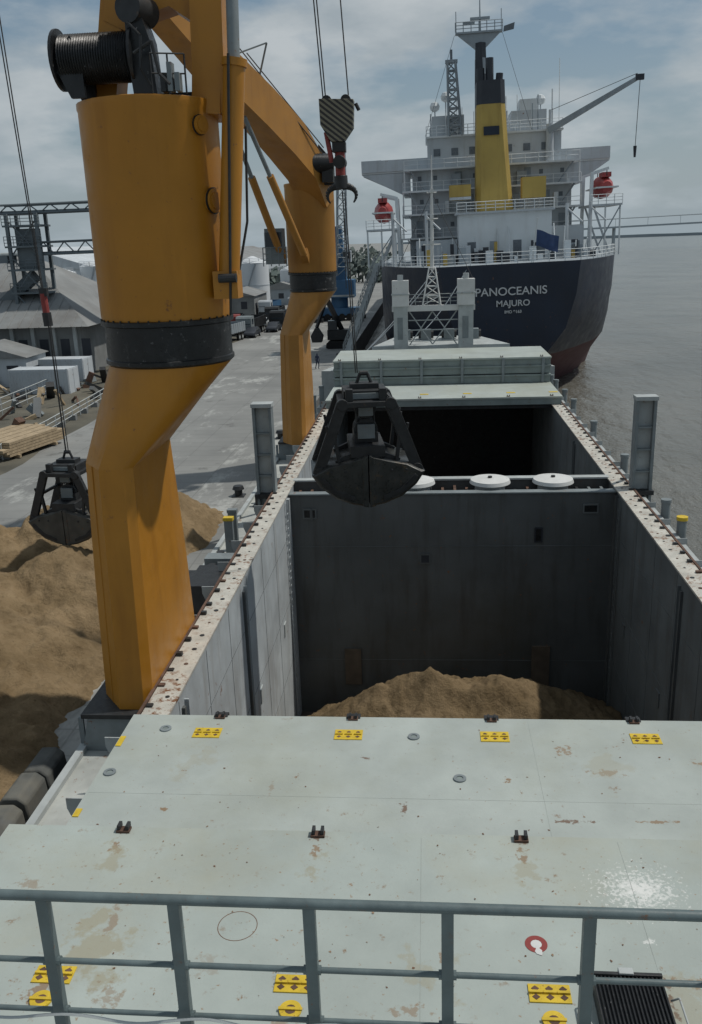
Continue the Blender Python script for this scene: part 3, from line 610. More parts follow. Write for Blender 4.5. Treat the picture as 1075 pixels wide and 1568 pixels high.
# ------------------------------------------------------------ moored ship ahead
M=B('moored_bulk_carrier'); CX=8.4
def hs(y,ws,zs): 
    L=[(CX-w_,y,z) for w_,z in zip(ws,zs)]; Rr=[(CX+w_,y,z) for w_,z in zip(ws,zs)][::-1]
    return L+Rr
zs=(13.8,10.5,7.2,4.6,4.5,2.0,-2)
stn=[(92.6,(7.0,6.6,5.6,3.6,3.4,1.0,.5)),(95,(8.6,8.2,7.2,5.4,5.2,2.0,.6)),(99,(10.6,10.3,9.4,7.8,7.6,4.2,1)),(105,(12.7,12.5,11.9,10.7,10.6,7.8,4)),(112,(13.8,13.8,13.5,12.9,12.8,11,8)),(122,(14.3,14.3,14.3,14.1,14.1,13.5,12)),(215,(14.3,14.3,14.3,14.1,14.1,13.5,12)),(240,(10,9.5,8,6,6,5,4)),(255,(1,.8,.6,.5,.5,.4,.3))]
def interp(y):
    for (y0,a),(y1,c) in zip(stn,stn[1:]):
        if y0<=y<=y1:
            t=(y-y0)/(y1-y0); return tuple(p+(q-p)*t for p,q in zip(a,c))
rings=[]
for y in(92.6,93.6,95,97,99,102,105,108.5,112,117,122,215,240,255):
    ws=interp(y); z2=list(zs)
    if y<100:
        lift=(100-y)/7.4; z2=[13.8,10.5,7.2,4.6,4.5,2.0+1.6*lift,-2+4.8*lift]
    rings.append(hs(y,ws,z2))
n=len(rings[0])
for mt_,sel in((NAVY,(0,1,2,3,n-2,n-3,n-4,n-5)),(BOOT,None)):
    idx=sel if sel else [i for i in range(n-1) if i not in(0,1,2,3,n-2,n-3,n-4,n-5)]
    vsx=[p for r_ in rings for p in r_]; fsx=[(k*n+i,k*n+i+1,(k+1)*n+i+1,(k+1)*n+i) for k in range(len(rings)-1) for i in idx]
    M.add(vsx,fsx,mt_)
for k in range(len(rings)-1): M.add([rings[k][0],rings[k+1][0],rings[k+1][-1],rings[k][-1]],[(0,1,2,3)],SGREY)
tr=rings[0]
for i in range(6):
    M.add([tr[i],tr[i+1],tr[n-2-i],tr[n-1-i]],[(0,1,2,3)],BOOT if i>=4 else NAVY)
M.prism([(CX-.15,-3),(CX+.15,-3),(CX+.15,3),(CX-.15,3)],1,95,99,BOOT)
def text(body,size,x,z,y):
    c=bpy.data.curves.new('t','FONT'); c.body=body; c.size=size; c.align_x='CENTER'; c.extrude=.02; c.offset=.012
    o=bpy.data.objects.new('t',c); bpy.context.collection.objects.link(o); dg=bpy.context.evaluated_depsgraph_get(); dg.update()
    me=bpy.data.meshes.new_from_object(o.evaluated_get(dg))
    M.add([(x+v.co.x*1.05,y-v.co.z,z+v.co.y) for v in me.vertices],[tuple(p.vertices) for p in me.polygons],LETT)
    bpy.data.objects.remove(o)
text('PANOCEANIS',1.12,CX+.1,10.75,92.5); text('MAJURO',.85,CX+.3,9.65,92.5); text('IMO 9163',.4,CX+.3,8.95,92.5)
prt=[(CX-13.8,112,13.8),(CX-12.7,105,13.8),(CX-10.6,99,13.8),(CX-8.6,95,13.8),(CX-7,92.7,13.8),(CX+7,92.7,13.8),(CX+8.6,95,13.8),(CX+10.6,99,13.8),(CX+12.7,105,13.8),(CX+13.8,112,13.8)]
M.railing(prt,1.1,SWHITE2,.04,1.5)
for i in range(95):
    x=CX+random.uniform(-10,10); y=random.uniform(97,108)
    if abs(x-CX)>9 and y<101: continue
    hgt=random.uniform(.5,2.2); ww=random.uniform(.15,.8); M.box(x-ww/2,x+ww/2,y,y+ww,13.8,13.8+hgt,random.choice([SWHITE,SGREY,SWHITE2,SBLK,SBLK,FUN,SDARK]))
for i in range(16):
    x=CX-9+i*1.2; M.tube((x,random.uniform(98,104),13.8),(x,101,random.uniform(15.5,17.5)),.06,SWHITE2,n=4)
for x in(-3.5,.2,15.5,18): M.tube((x,103,13.8),(x,103,19.5),.2,SWHITE,n=6); M.beam((x,103,19),(x+1.5,102,17.5),.15,.15,SWHITE)
# poop house
M.box(3.7,13.6,101,106,13.8,18.9,SWHITE2); M.box(3.4,13.9,100.6,106,18.9,19.1,SWHITE); M.railing([(3.5,100.8,19.1),(13.8,100.8,19.1)],1,SWHITE2,.04,1)
for x in(4.6,7,9.5,12): M.box(x,x+.9,100.96,101,14,16,SDARK if x!=7 else SGREY)
M.box(-1,3.6,104,108,13.8,16.4,SWHITE); M.box(13.8,17.5,104,108,13.8,17.2,SWHITE)
# accommodation tiers
zt=13.8
tiers=[(9.7,2.9),(9.5,2.7),(9.4,2.6),(9.2,2.4)]
for k,(hw,ht) in enumerate(tiers):
    M.box(CX-.5-hw,CX-.5+hw,112,125,zt,zt+ht,SWHITE); M.box(CX-.5-hw-1.0,CX-.5+hw+1.0,110.6,125,zt+ht-.12,zt+ht+.08,SWHITE2)
    M.railing([(CX-.5-hw-.9,110.7,zt+ht+.08),(CX-.5+hw+.9,110.7,zt+ht+.08)],.95,SWHITE2,.035,1.6,2)
    for i in range(9):
        x=CX-.5-hw+.9+i*(2*hw-1.8)/8+random.uniform(-.4,.4)
        if (i+k)%4==1: M.box(x-.4,x+.4,111.95,112,zt+.1,zt+2,SGREY)
        elif random.random()<.7: M.box(x-.22,x+.22,111.95,112,zt+1.2,zt+1.7,SDARK)
    for j in range(4):
        x=CX-.5+random.uniform(-hw,hw); M.box(x,x+random.uniform(.4,1.2),111.2,112,zt+.05,zt+random.uniform(.8,1.8),random.choice([SWHITE2,SGREY,SWHITE]))
    for sg in(-1,1):
        x=CX-.5+sg*(hw-1.5); M.beam((x,111.2,zt),(x+sg*1.8,111.2,zt+ht),.7,.12,SGREY)
        M.tube((CX-.5+sg*(hw+.9),110.8,zt),(CX-.5+sg*(hw+.9),110.8,zt+ht),.09,SWHITE2,n=6)
    zt+=ht
# wings
M.box(-7.4,22.0,114,118,24.4,24.6,SWHITE2); M.box(-7.4,22.0,113.8,114,24.6,25.9,SWHITE); M.box(-7.4,-5,114,118,25.8,25.95,SGREY); M.box(-7.4,-7.2,114,118,24.6,25.9,SWHITE); M.box(21.8,22.0,114,118,24.6,25.9,SWHITE)
for sg,xw,xi in((-1,-7.4,-1.6),(1,22.0,17.2)): M.prism([(xw,24.35),(xi,24.35),(xi,21.6),(xi-sg*-.4,21.6)],1,114,114.4,SWHITE); M.prism([(xw,24.35),(xi,24.35),(xi,21.6)],1,117,117.4,SWHITE)
M.box(.6,16.2,113,121,24.6,27.9,SWHITE); M.box(.4,16.4,112.7,121,27.9,28.1,SWHITE2); M.railing([(.5,112.8,28.1),(16.3,112.8,28.1)],1.1,SWHITE2,.04,1.2)
for i in range(7): M.box(1.3+i*2.1,2.1+i*2.1,112.93,113,25.9,26.7,SDARK)
M.box(1.2,5,114,119,28.1,30.4,SWHITE); M.box(10.5,14.6,114,119,28.1,30.4,SWHITE); M.box(11.5,13.5,114,117,30.4,31.6,SWHITE2)
for i in range(22):
    x=random.uniform(.8,16); M.tube((x,114,28),(x,114,random.uniform(29,32.5)),random.choice([.04,.07,.12]),random.choice([SWHITE2,SWHITE,SGREY]),n=4)
for x,z in((1.6,31),(14,31),(2.9,32)): M.tube((x,115,z-2.5),(x,115,z),.08,SWHITE); M.loft([[(x+q*math.cos(a*.7854),115+q*math.sin(a*.7854),z+zz) for a in range(8)] for q,zz in((.2,0),(.5,.2),(.6,.6),(.4,1.0),(.1,1.1))],SWHITE2)
# funnel
def rr(x0,x1,y0,y1,z): 
    c=.5; return [(x0+c,y0,z),(x1-c,y0,z),(x1,y0+c,z),(x1,y1-c,z),(x1-c,y1,z),(x0+c,y1,z),(x0,y1-c,z),(x0,y0+c,z)]
M.loft([rr(5.9,10.1,106.5,111,19),rr(6.0,9.6,106.5,110.6,25),rr(6.1,9.2,106.5,110.3,30.4)],FUN); M.loft([rr(6.08,9.22,106.48,110.3,30.4),rr(6.12,9.15,106.5,110.2,32.8)],SBLK)
M.box(5.4,10.6,106,111.5,18.9,19.2,SWHITE); M.tube((6.6,108,32.4),(6.6,108,34.2),.45,SBLK); M.tube((7.6,108,32.4),(7.6,108,35.2),.45,SBLK); M.tube((8.6,108,32.4),(8.7,108,33.6),.4,SBLK)
M.box(6.8,8.5,106.33,106.5,27.2,28.1,NAVY)
M.box(2.9,5.3,106,108,20.6,22.2,FUN); M.box(11,13.6,106,108,20.4,22.6,FUN); M.box(2.9,5.3,105.9,106.0,20.6,20.9,SWHITE)
# main mast
M.loft([rr(6.2,8.0,112,114,27.4),rr(6.3,7.6,112,114,36)],SGREY); M.loft([rr(6.25,7.65,111.9,113.9,33),rr(6.35,7.5,112.0,113.6,37.6)],SBLK)
M.box(4.1,9.4,112.3,113.2,38.6,38.8,SGREY); M.prism([(4.3,38.6),(9.2,38.6),(7.4,37.0),(6.3,37.0)],1,112.5,113,SGREY); M.railing([(4.1,112.3,38.8),(9.4,112.3,38.8)],1.,SGREY,.05,.9)
M.tube((6.9,112.8,38.8),(6.9,112.8,42.5),.12,SGREY,.05); M.box(5.8,8.0,112.5,113,40,40.25,SGREY); M.box(5.0,6.3,112.5,113,39.6,39.8,SGREY); M.tube((4.2,112.8,38.8),(4.2,112.8,41),.05,SGREY); M.tube((9.3,112.8,38.8),(9.3,112.8,41),.05,SGREY)
M.prism([(9.6,39.2),(10.8,39.5),(10.7,38.8),(9.5,38.6)],1,112.8,112.83,SDARK)
M.lattice((3.9,113,28),(3.6,113,36),1.5,SGREY,8,.13,.9); M.tube((3.6,113,36),(3.6,113,37.2),.15,SDARK); M.box(2.9,4.3,112.5,113.5,35.8,36.1,SGREY)
for p in((4.0,38.6),(9.4,38.6)): M.tube((p[0],112.8,p[1]),(p[0]+(p[0]-6.8)*1.3,112.8,28.1),.02,ROPE,n=4)
# stores crane
M.tube((14.8,112.5,24.4),(14.8,112.5,28.6),.5,SWHITE,.4,n=12); M.beam((14.6,112.3,27.8),(24.4,110,32.6),.6,.7,SGREY,.35,.4); M.tube((24.3,110,32.5),(24.0,110,25.0),.035,ROPE); M.tube((24.0,110,25.4),(24.0,110,24.2),.2,SBLK,.12); M.box(23.8,24.7,109.8,110.2,32.2,32.8,SBLK)
M.tube((14.8,112.5,30),(24,110,32.9),.03,ROPE); M.tube((14.8,112.5,27),(14.8,112.5,30.1),.15,SWHITE)
M.tube((15.9,113,27.4),(15.9,113,35.5),.04,SWHITE2,n=4)
# lifeboats with davits
for x,z in((-4.7,19.7),(20.2,21.0)):
    rg=[]
    for t in range(9):
        y=105.5+t*.85; q=math.sin(math.pi*(t+.6)/9.2)**.5
        rg.append([(x+1.15*q*math.cos(a*math.pi/6),y,z+1.25*q*math.sin(a*math.pi/6)*(1.1 if a<6 else .9)) for a in range(12)])
    M.loft(rg,BOATR); M.box(x-1.2,x+1.2,105.3,112.4,z-.08,z+.08,SWHITE2); M.box(x-.5,x+.5,106,108,z+1.1,z+1.6,BOATR)
    sg=-1 if x<CX else 1
    for y in(106,111.5):
        M.beam((x-sg*1.8,y,13.9),(x-sg*1.6,y,z+1.6),.35,.35,SWHITE2); M.beam((x-sg*1.7,y,z+1.5),(x+sg*.2,y,z+2.0),.25,.3,SWHITE2); M.beam((x+sg*.5,y,13.9),(x-sg*1.4,y,z-1.8),.2,.2,SWHITE); M.tube((x,y,z+1.9),(x,y,z+1.2),.05,ROPE)
    M.box(x-1.9,x+1.6,105,113,z-1.95,z-1.75,SWHITE); M.railing([(x-1.9,105,z-1.75),(x+1.6,105,z-1.75)],1,SWHITE2,.04,.8)
    for k in range(3): M.tube((x-1.8+k*1.6,105.2,13.8),(x-1.8+k*1.6,105.2,z-1.8),.1,SWHITE2,n=5)
    M.beam((x-1.5,105.1,13.9),(x+1.5,105.1,z-1.8),.12,.12,SGREY)
# flag
M.tube((10.6,93,13.8),(11.1,92.4,18.0),.05,SWHITE2)
fl=[];
for i in range(9):
    for j in range(5): fl.append((10.95+.1*j/4+i*.27,92.5+.12*math.sin(i*.9+j*.4),15.4+j*.38-.10*i+.05*math.sin(i)))
M.add(fl,[(i*5+j,i*5+j+1,i*5+j+6,i*5+j+5) for i in range(8) for j in range(4)],FLAGM)
# mooring lines
for a,c_ in(((CX-4,93,13.9),(-1.5,86,7.2)),((CX-7,93,13.5),(-10.2,84,3.4)),((CX-7.5,94,13.5),(-10.2,80,3.4))):
    a,c_=V(a),V(c_); pts=[a.lerp(c_,t/10)-V((0,0,1.2*math.sin(math.pi*t/10)*.6)) for t in range(11)]; M.path(pts,.04,SGREY,5)
M.done(rot=Matrix.Rotation(math.radians(-1.2),3,'Y'),rotc=V((CX,100,12)))
# ------------------------------------------------------------ quay furniture and port buildings
kb=B('quay_edge_blocks')
y=12.6
while y<19.6:
    L=1.15; x=-10.2+random.uniform(-.07,.07); hgt=random.uniform(.9,1.08)
    kb.loft([[(x+dx,yy,3+dz*hgt) for dx,dz in((-.45,0),(.35,0),(.3,.55),(.1,.72),(-.3,.7),(-.45,.5))] for yy in(y,y+.08,y+L-.08,y+L)],BLOCK); y+=L+random.uniform(.08,.2)
kb.done(bevel=.05)
for y in(47,62,77,92,107): 
    bo=B('mooring_bollard'); bo.tube((-10.6,y,3),(-10.6,y,3.45),.22,DARK,n=14); bo.tube((-10.6,y,3.4),(-10.6,y,3.6),.34,DARK,.26,n=14); bo.box(-10.95,-10.25,y-.35,y+.35,3.004,3.05,DARK); bo.done()
w_=B('warehouse')
w_.box(-95,-38,96,120,3,8.6,WALLG)
for i in range(24): w_.box(-94+i*2.4,-93.6+i*2.4,95.7,96,3,8.6,LGREY); w_.box(-93.2+i*2.4,-92.2+i*2.4,95.95,96,3.2,7.2,SBLK)
w_.add([(-97,94.5,8.6),(-36.5,94.5,8.6),(-36.5,122,8.6),(-97,122,8.6),(-95,108,16.2),(-48,108,16.2)],[(0,1,5,4),(1,2,5),(2,3,4,5),(3,0,4)],ROOF)
for i in range(50):
    x=-96+i*1.2; t=1 if x<-48 else max(0,( -36.5-x)/11.5); w_.tube((x,94.5,8.65),(x,94.5+13.5*t,8.65+7.6*t),.04,ROOF,n=4)
w_.tube((-95,108,16.3),(-48,108,16.3),.25,LGREY); w_.done()
cv=B('conveyor_gantry'); CG=mat('gantry_steel',(.12,.145,.16),.7,.2,.5)
for z,x0,hh_ in((20.6,-47,.9),(16.2,-43.5,1.3)):
    for y in(99.2,101): cv.tube((x0,y,z),(-30,y,z+.1),.12,CG,n=5); cv.tube((x0,y,z+hh_),(-30,y,z+hh_+.1),.12,CG,n=5)
    x=x0; i=0
    while x<-31: cv.tube((x,99.2,z+(hh_ if i%2 else 0)),(x+1.2,99.2,z+(0 if i%2 else hh_)),.07,CG,n=4); x+=1.2; i+=1
    cv.box(x0,-30,99.3,100.9,z+.05,z+.3,CG)
for x in(-46,-42.6):
    for y in(98.8,101.4): cv.beam((x,y,3),(x,y,20.6),.35,.35,CG)
for z in(8,12,14.5,17,19.2): cv.box(-46.5,-42.2,98.6,101.6,z,z+.2,CG); cv.railing([(-46.5,98.6,z+.2),(-42.2,98.6,z+.2)],1,CG,.04,1)
for z in(3,8,12,16): cv.tube((-46,98.8,z),(-42.6,98.8,z+4),.09,CG,n=4); cv.tube((-42.6,98.8,z),(-46,98.8,z+4),.09,CG,n=4)
cv.box(-45.4,-43.2,99.2,101,14.6,19,CG); cv.beam((-44,100,14),(-52,100,8),1.2,1.2,CG); cv.box(-48,-46.4,98.6,101,15.4,16.2,CG)
cv.beam((-32,100,20.5),(-32,100,3),.5,.5,CG); cv.tube((-35,100,21.6),(-35,100,23.4),.1,CG)
cv.done()
def shed(name,x0,x1,y0,y1,h_,mt,rt,door=True):
    b=B(name); b.box(x0,x1,y0,y1,3,3+h_,mt); xm=(x0+x1)/2
    b.prism([(x0-.3,3+h_),(x1+.3,3+h_),(xm,3+h_+(x1-x0)*.16)],1,y0-.3,y1+.3,rt)
    nx=max(2,int((x1-x0)/3))
    for i in range(nx):
        x=x0+(i+.5)*(x1-x0)/nx; b.box(x-.6,x+.6,y0-.05,y0,3.6+h_*.25,3+h_*.75,SBLK)
    for i in range(int((y1-y0)/4)): b.box(x1,x1+.05,y0+1+i*4,y0+3+i*4,3.2,3+h_*.65,SBLK)
    return b.done()
def container(x,y,mt,l=6.1,rz=0):
    b=B('shipping_container'); b.box(0,l,0,2.44,0.1,2.6,mt)
    for i in range(int(l/.3)): b.box(.1+i*.3,.22+i*.3,-.03,0,.25,2.45,mt); b.box(.1+i*.3,.22+i*.3,2.44,2.47,.25,2.45,mt)
    for xx in(0,l-.15):
        for yy in(-.04,2.33): b.box(xx,xx+.15,yy,yy+.15,0,2.65,mt)
    b.box(l,l+.03,.1,1.15,.2,2.5,mt); b.box(l,l+.03,1.25,2.3,.2,2.5,mt)
    o=b.done(); o.location=(x,y,3.01); o.rotation_euler=(0,0,rz)
shed('storage_shed',-60,-52,84,92,3.4,WALLG,ROOF); shed('storage_shed',-50,-41,88,93,3.2,SWHITE,ROOF)
shed('workshop_building',-60,-40,140,168,5.5,WALLG,ROOF); shed('workshop_building',-41,-33,172,186,4,WALLG,ROOF); shed('workshop_building',-75,-50,255,330,9,SWHITE,ROOF); shed('workshop_building',-120,-85,230,300,9,SWHITE,SWHITE); shed('workshop_building',-38,-28,205,225,3.5,SGREY,ROOF); shed('workshop_building',-56,-44,182,196,5,SGREY,ROOF)
for x,y,mt in((-44,80,SGREY),(-37.5,84,SWHITE),(-52,78,SGREY),(-39,92,SWHITE),(-36,128,SWHITE),(-36,136,SGREY),(-45,68,WALLG),(-38,112,REDP)): container(x,y,mt,rz=random.uniform(-.1,.1))
def tank(x,y,r_,h_):
    b=B('storage_tank'); b.tube((x,y,3),(x,y,3+h_),r_,TANK,n=32); b.tube((x,y,3+h_),(x,y,3+h_*1.15),r_*1.01,TANK,.3,n=32)
    b.tube((x,y,3+h_*.5),(x,y,3+h_*.52),r_*1.015,SWHITE,n=32); b.railing([(x-r_,y-r_*.2,3+h_),(x,y-r_,3+h_),(x+r_,y-r_*.2,3+h_)],1,SWHITE,.06,2)
    b.beam((x-r_*.7,y-r_*.85,3),(x+r_*.4,y-r_*1.05,3+h_),.8,.15,SGREY); b.done()
tank(-83,200,4.2,8.8); tank(-75.5,204,3.4,10); tank(-91,206,4.2,8.6); tank(-38.2,200,3.5,9.6); tank(-45,204,3,8.5); tank(-31.5,212,2.6,7.5)
# verge fence
fn=B('verge_fence')
pts=[(-28.6,54,3.1),(-28.9,64,3.1),(-29.6,76,3.1),(-30.6,90,3.1),(-32,108,3.1)]
fn.railing(pts,1.1,LGREY,.05,2,3)
for p0,p1 in zip(pts,pts[1:]):
    p0,p1=V(p0),V(p1); 
    for i in range(4): q=p0.lerp(p1,i/4); fn.box(q.x-.3,q.x+.3,q.y-.2,q.y+.2,3,3.5,WALLG)
fn.done()
fn=B('verge_fence'); fn.railing([(-36,64,3.1),(-36.5,80,3.1),(-37.5,96,3.1)],1.6,LGREY,.05,2.5,3); fn.done()
lp=B('lumber_stack')
for k in range(5):
    for i in range(5): lp.box(-31.5+i*.85,-30.75+i*.85,56+random.uniform(-.4,.4),62+random.uniform(-.5,.5),3.3+k*.2,3.47+k*.2,WOOD)
for y in(57,61): lp.box(-31.6,-27.2,y,y+.2,3.1,3.3,WOOD)
lp.done(rot=Matrix.Rotation(math.radians(-14),3,'Z'),rotc=V((-29,59,3)))
sc=B('scrap_pile')
for i in range(110):
    x=random.uniform(-48,-31); y=random.uniform(62,98); sz=random.uniform(.3,1.5)
    sc.beam((x,y,3.2),(x+random.uniform(-1.5,1.5),y+random.uniform(-1.5,1.5),3.3+random.random()*1.6),sz*.5,sz*.4,random.choice([DARK,RUST,GREY,WALLG,DARK,WOOD]))
sc.done()
# vehicles
def truck(x,y,mt,mt2,rz):
    b=B('parked_truck')
    b.prism([(0,.9),(0,2.7),(.25,3.0),(1.9,3.0),(1.9,.7),(0,.6)],1,-1.2,1.2,mt); b.prism([(-.02,1.8),(.12,2.6),(.18,2.6),(.05,1.8)],1,-1.05,1.05,GLASS); b.box(.5,1.4,-1.22,-1.2,1.8,2.6,GLASS); b.box(.5,1.4,1.2,1.22,1.8,2.6,GLASS)
    b.box(2.1,9.3,-1.25,1.25,1.1,1.25,DARK); b.box(2.1,9.3,-1.25,-1.17,1.25,2.6,mt2); b.box(2.1,9.3,1.17,1.25,1.25,2.6,mt2); b.box(2.1,2.2,-1.17,1.17,1.25,2.7,mt2); b.box(9.2,9.3,-1.17,1.17,1.25,2.6,mt2)
    for i in range(9): b.box(2.3+i*.8,2.4+i*.8,-1.3,-1.25,1.25,2.6,mt2)
    b.box(.2,9.2,-.4,.4,.7,1.1,DARK)
    for xx in(1,3.2,7,8.2):
        for s_ in(-1,1): b.tube((xx,s_*.85,.5),(xx,s_*1.2,.5),.5,TYRE,n=18); b.tube((xx,s_*1.2,.5),(xx,s_*1.21,.5),.25,LGREY,n=12)
    b.box(-.08,0,-1.1,1.1,.45,.85,DARK); o=b.done(bevel=.03); o.rotation_euler=(0,0,rz); o.location=(x,y,3.01)
def car(x,y,mt,rz):
    b=B('parked_car'); st_=[(0,.35,.55,.75),(.15,.3,.75,.84),(1.1,.28,.92,.86),(1.2,.28,.95,.86),(1.9,.28,1.42,.72),(3.2,.28,1.45,.72),(3.9,.28,1.0,.84),(4.3,.3,.92,.82),(4.4,.4,.6,.75)]
    rg=[[(a,-w*1.02,z0),(a,-w*1.05,.7 if z1>.7 else z1*.9),(a,-w,z1-.04),(a,-w*.85,z1),(a,w*.85,z1),(a,w,z1-.04),(a,w*1.05,.7 if z1>.7 else z1*.9),(a,w*1.02,z0)] for a,z0,z1,w in st_]
    b.loft(rg,mt)
    for s_ in(-1,1): b.prism([(1.35,.98),(1.95,1.36),(3.15,1.38),(3.7,1.0)],1,s_*.80,s_*.83,GLASS)
    for xx in(.8,3.5):
        for s_ in(-1,1): b.tube((xx,s_*.7,.32),(xx,s_*.92,.32),.32,TYRE,n=16); b.tube((xx,s_*.92,.32),(xx,s_*.925,.32),.18,LGREY,n=10)
    b.add([(1.25,-.7,.98),(1.25,.7,.98),(1.85,.6,1.38),(1.85,-.6,1.38)],[(0,1,2,3)],GLASS); o=b.done(); o.rotation_euler=(0,0,rz); o.location=(x,y,3.01)
truck(-29,128,SWHITE,SGREY,1.4); truck(-31,144,REDP,DARK,1.7); truck(-27,160,DARK,DARK,1.6); truck(-31,178,SWHITE,BLUEC,1.5); truck(-26,186,SGREY,DARK,1.4); truck(-24,150,DARK,GREY,1.5); truck(-27.5,140,GREY,DARK,1.5)
for x,y,m_,a in((-26.5,135,SBLK,1.5),(-28,152,SWHITE,1.6),(-24,170,SBLK,1.4),(-31,118,SWHITE2,1.7),(-22,176,SGREY,1.5),(-24.5,143,SBLK,1.5)): car(x,y,m_,a)
# excavator on quay
ex=B('material_handler'); 
for s_ in(-1,1): ex.loft([[(-13.2+a,118+s_*1.1+t,3+z) for a,z in((0,.15),(.3,0),(3.2,0),(3.5,.2),(3.4,.8),(3.1,.95),(.4,.95),(.05,.7))] for t in(-.3,.3)],TYRE)
ex.box(-13,-10.2,117,119,4.1,5.4,DARK); ex.box(-12.9,-11.7,116.9,117.9,5.4,6.6,GLASS); ex.beam((-11,118,5),(-12.8,116,9.5),.4,.6,DARK); ex.beam((-12.8,116,9.5),(-14,114,6),.3,.4,DARK)
ex.loft([[(-14.6+a,113.6+t,4.2+z) for a,z in((0,0),(1.2,0),(1.4,.8),(.8,1.8),(.4,1.8),(-.2,.8))] for t in(0,1.2)],DARK)
ex.done(bevel=.03)
# blue harbour crane
hc=B('mobile_harbour_crane')
for x in(-19,-12):
    for y in(157,164): hc.box(x-1,x+1,y-1,y+1,3,3.6,DARK); hc.tube((x,y,3.6),(x,y,4.6),.2,LGREY)
hc.box(-19.5,-11.5,159,162.5,3.9,5.2,BLUEC)
for i in range(6):
    for y in(158.7,162.4): hc.tube((-18.8+i*1.3,y,3.65),(-18.8+i*1.3,y+.4,3.65),.6,TYRE,n=14)
hc.tube((-15.4,160.8,5.2),(-15.4,160.8,7),1.5,BLUEC,n=20); hc.box(-18.2,-12.6,158.5,163,7,10,BLUEC); hc.box(-18.3,-12.5,158.4,158.5,7.2,7.5,LGREY)
hc.loft([[(-16.5,159.5,10),(-14.0,159.5,10),(-14.0,162,10),(-16.5,162,10)],[(-16.0,160,19),(-14.6,160,19),(-14.6,161.5,19),(-16,161.5,19)]],BLUEC); hc.box(-14.4,-13,159,160.6,13,15,SWHITE); hc.box(-14.35,-13.05,158.95,159,13.6,14.7,GLASS)
hc.lattice((-14.6,159.6,11),(-13.2,150,36),1.8,SGREY,16,.13,1.0); hc.tube((-15.3,160.8,19),(-13.2,150,36),.08,ROPE); hc.tube((-13.2,150,36),(-13.2,150,9),.06,ROPE)
hc.done()
gw=B('gangway'); gw.beam((-9.6,108,3.4),(-6.3,122,13.5),1,.12,LGREY); 
for s_ in(-.5,.5): gw.railing([(-9.6+s_,108,3.4),(-6.3+s_,122,13.5)],1.1,LGREY,.05,1.2)
gw.done()
# ------------------------------------------------------------ far bridge, shore, trees
br=B('river_bridge'); N=60
def bz(x): return 15+8*math.exp(-((x-420)/330)**2)
for i in range(N):
    x0=60+i*15; x1=x0+15
    br.add([(x0,900,bz(x0)),(x1,900,bz(x1)),(x1,912,bz(x1)),(x0,912,bz(x0)),(x0,900,bz(x0)+1.6),(x1,900,bz(x1)+1.6),(x1,912,bz(x1)+1.6),(x0,912,bz(x0)+1.6)],[(0,1,5,4),(4,5,6,7),(0,3,2,1),(3,2,6,7)],BRIDGE)
    if i%2==0: br.tube((x0,900,bz(x0)+1.6),(x0,900,bz(x0)+8.5),.18,BRIDGE,n=4)
    if i%8==0: br.box(x0-.8,x0+.8,902,910,-2,bz(x0),BRIDGE)
br.path([(60+i*15,900,bz(60+i*15)+8.5) for i in range(N)],.5,BRIDGE,5)
br.done()
TREE=mat('distant_foliage_hazed',(.12,.15,.14),.9,.3,.05,bump=0)  # foliage greyed in its base colour for distance haze
def treeband(x0,x1,y0,h0,n):
    b=B('distant_trees')
    for i in range(n):
        x=random.uniform(x0,x1); y=y0+random.uniform(-15,15); r_=random.uniform(2.5,5); z=3+h0*random.uniform(.4,1)
        b.tube((x,y,3),(x,y,z),.3,TREE,n=4)
        for k in range(22):
            d=V((random.gauss(0,1),random.gauss(0,1),random.gauss(0,.7))).normalized()*r_*random.uniform(.4,1); c_=V((x,y,z))+d; q=random.uniform(.7,1.4)
            u=V((random.gauss(0,1),random.gauss(0,1),random.gauss(0,1))).normalized(); v_=u.orthogonal().normalized()
            b.add([c_+u*q,c_+v_*q,c_-u*q,c_-v_*q],[(0,1,2,3)],TREE)
    b.done(ang=180)
treeband(-260,-14,420,9,170)
treeband(-60,-14,300,5,40)
sh=B('far_shore'); rg=[]
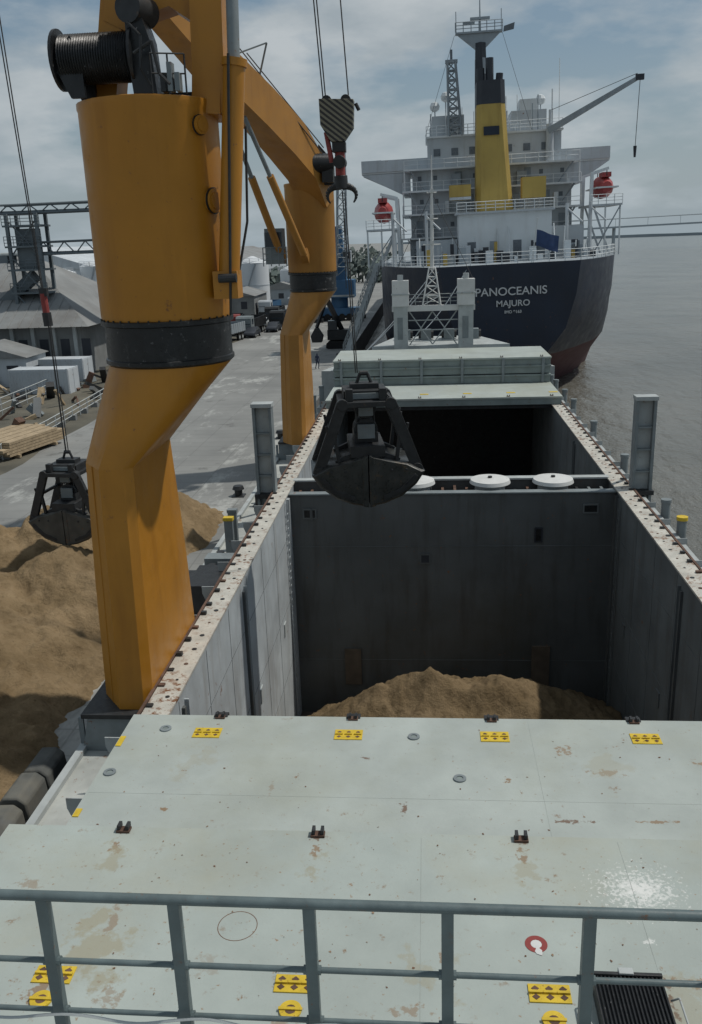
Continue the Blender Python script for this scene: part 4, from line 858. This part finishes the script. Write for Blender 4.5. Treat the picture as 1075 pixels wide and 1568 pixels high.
for i in range(80):
    x=-100+i*60; rg.append([(x,2600,0),(x,2600,7+4*noise.noise(V((i*.7,0,0)))),(x,2700,0)])
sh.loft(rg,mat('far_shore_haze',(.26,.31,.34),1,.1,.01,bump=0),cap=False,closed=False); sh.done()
# ------------------------------------------------------------ dock worker
def worker(x,y,z,rz):
    J={'pel':(0,0,.95,.13),'sp':(0,0,1.2,.12),'ch':(0,0,1.4,.15),'nk':(0,0,1.52,.06),'hd':(0,.02,1.63,.095),'ht':(0,.01,1.74,.08),
       'ls':(-.2,0,1.42,.06),'le':(-.27,.02,1.15,.045),'lw':(-.25,-.1,.9,.035),'lh':(-.25,-.13,.81,.03),'rs':(.2,0,1.42,.06),'re':(.28,.03,1.15,.045),'rw':(.26,-.08,.9,.035),'rh':(.26,-.12,.81,.03),
       'lt':(-.1,0,.88,.09),'lk':(-.13,-.1,.5,.065),'la':(-.13,.02,.1,.045),'lf':(-.13,-.14,.04,.04),'rt':(.1,0,.88,.09),'rk':(.13,.04,.5,.065),'ra':(.14,.2,.12,.045),'rf':(.14,.06,.04,.04)}
    E=['pel-sp','sp-ch','ch-nk','nk-hd','hd-ht','ch-ls','ls-le','le-lw','lw-lh','ch-rs','rs-re','re-rw','rw-rh','pel-lt','lt-lk','lk-la','la-lf','pel-rt','rt-rk','rk-ra','ra-rf']
    ks=list(J); me=bpy.data.meshes.new('dock_worker'); me.from_pydata([J[k][:3] for k in ks],[tuple(ks.index(q) for q in e.split('-')) for e in E],[])
    o=bpy.data.objects.new('dock_worker',me); bpy.context.collection.objects.link(o); o.location=(x,y,z); o.rotation_euler=(0,0,rz)
    sm=o.modifiers.new('skin','SKIN'); o.modifiers.new('sub','SUBSURF').levels=1
    if not me.skin_vertices:
        bpy.context.view_layer.objects.active=o; bpy.ops.mesh.customdata_skin_add()
    for i,k in enumerate(ks):
        me.skin_vertices[0].data[i].radius=(J[k][3],)*2; me.skin_vertices[0].data[i].use_root=(k=='pel')
    me.materials.append(CLOTH); return o
worker(-12.1,97.8,3.0,2.6)
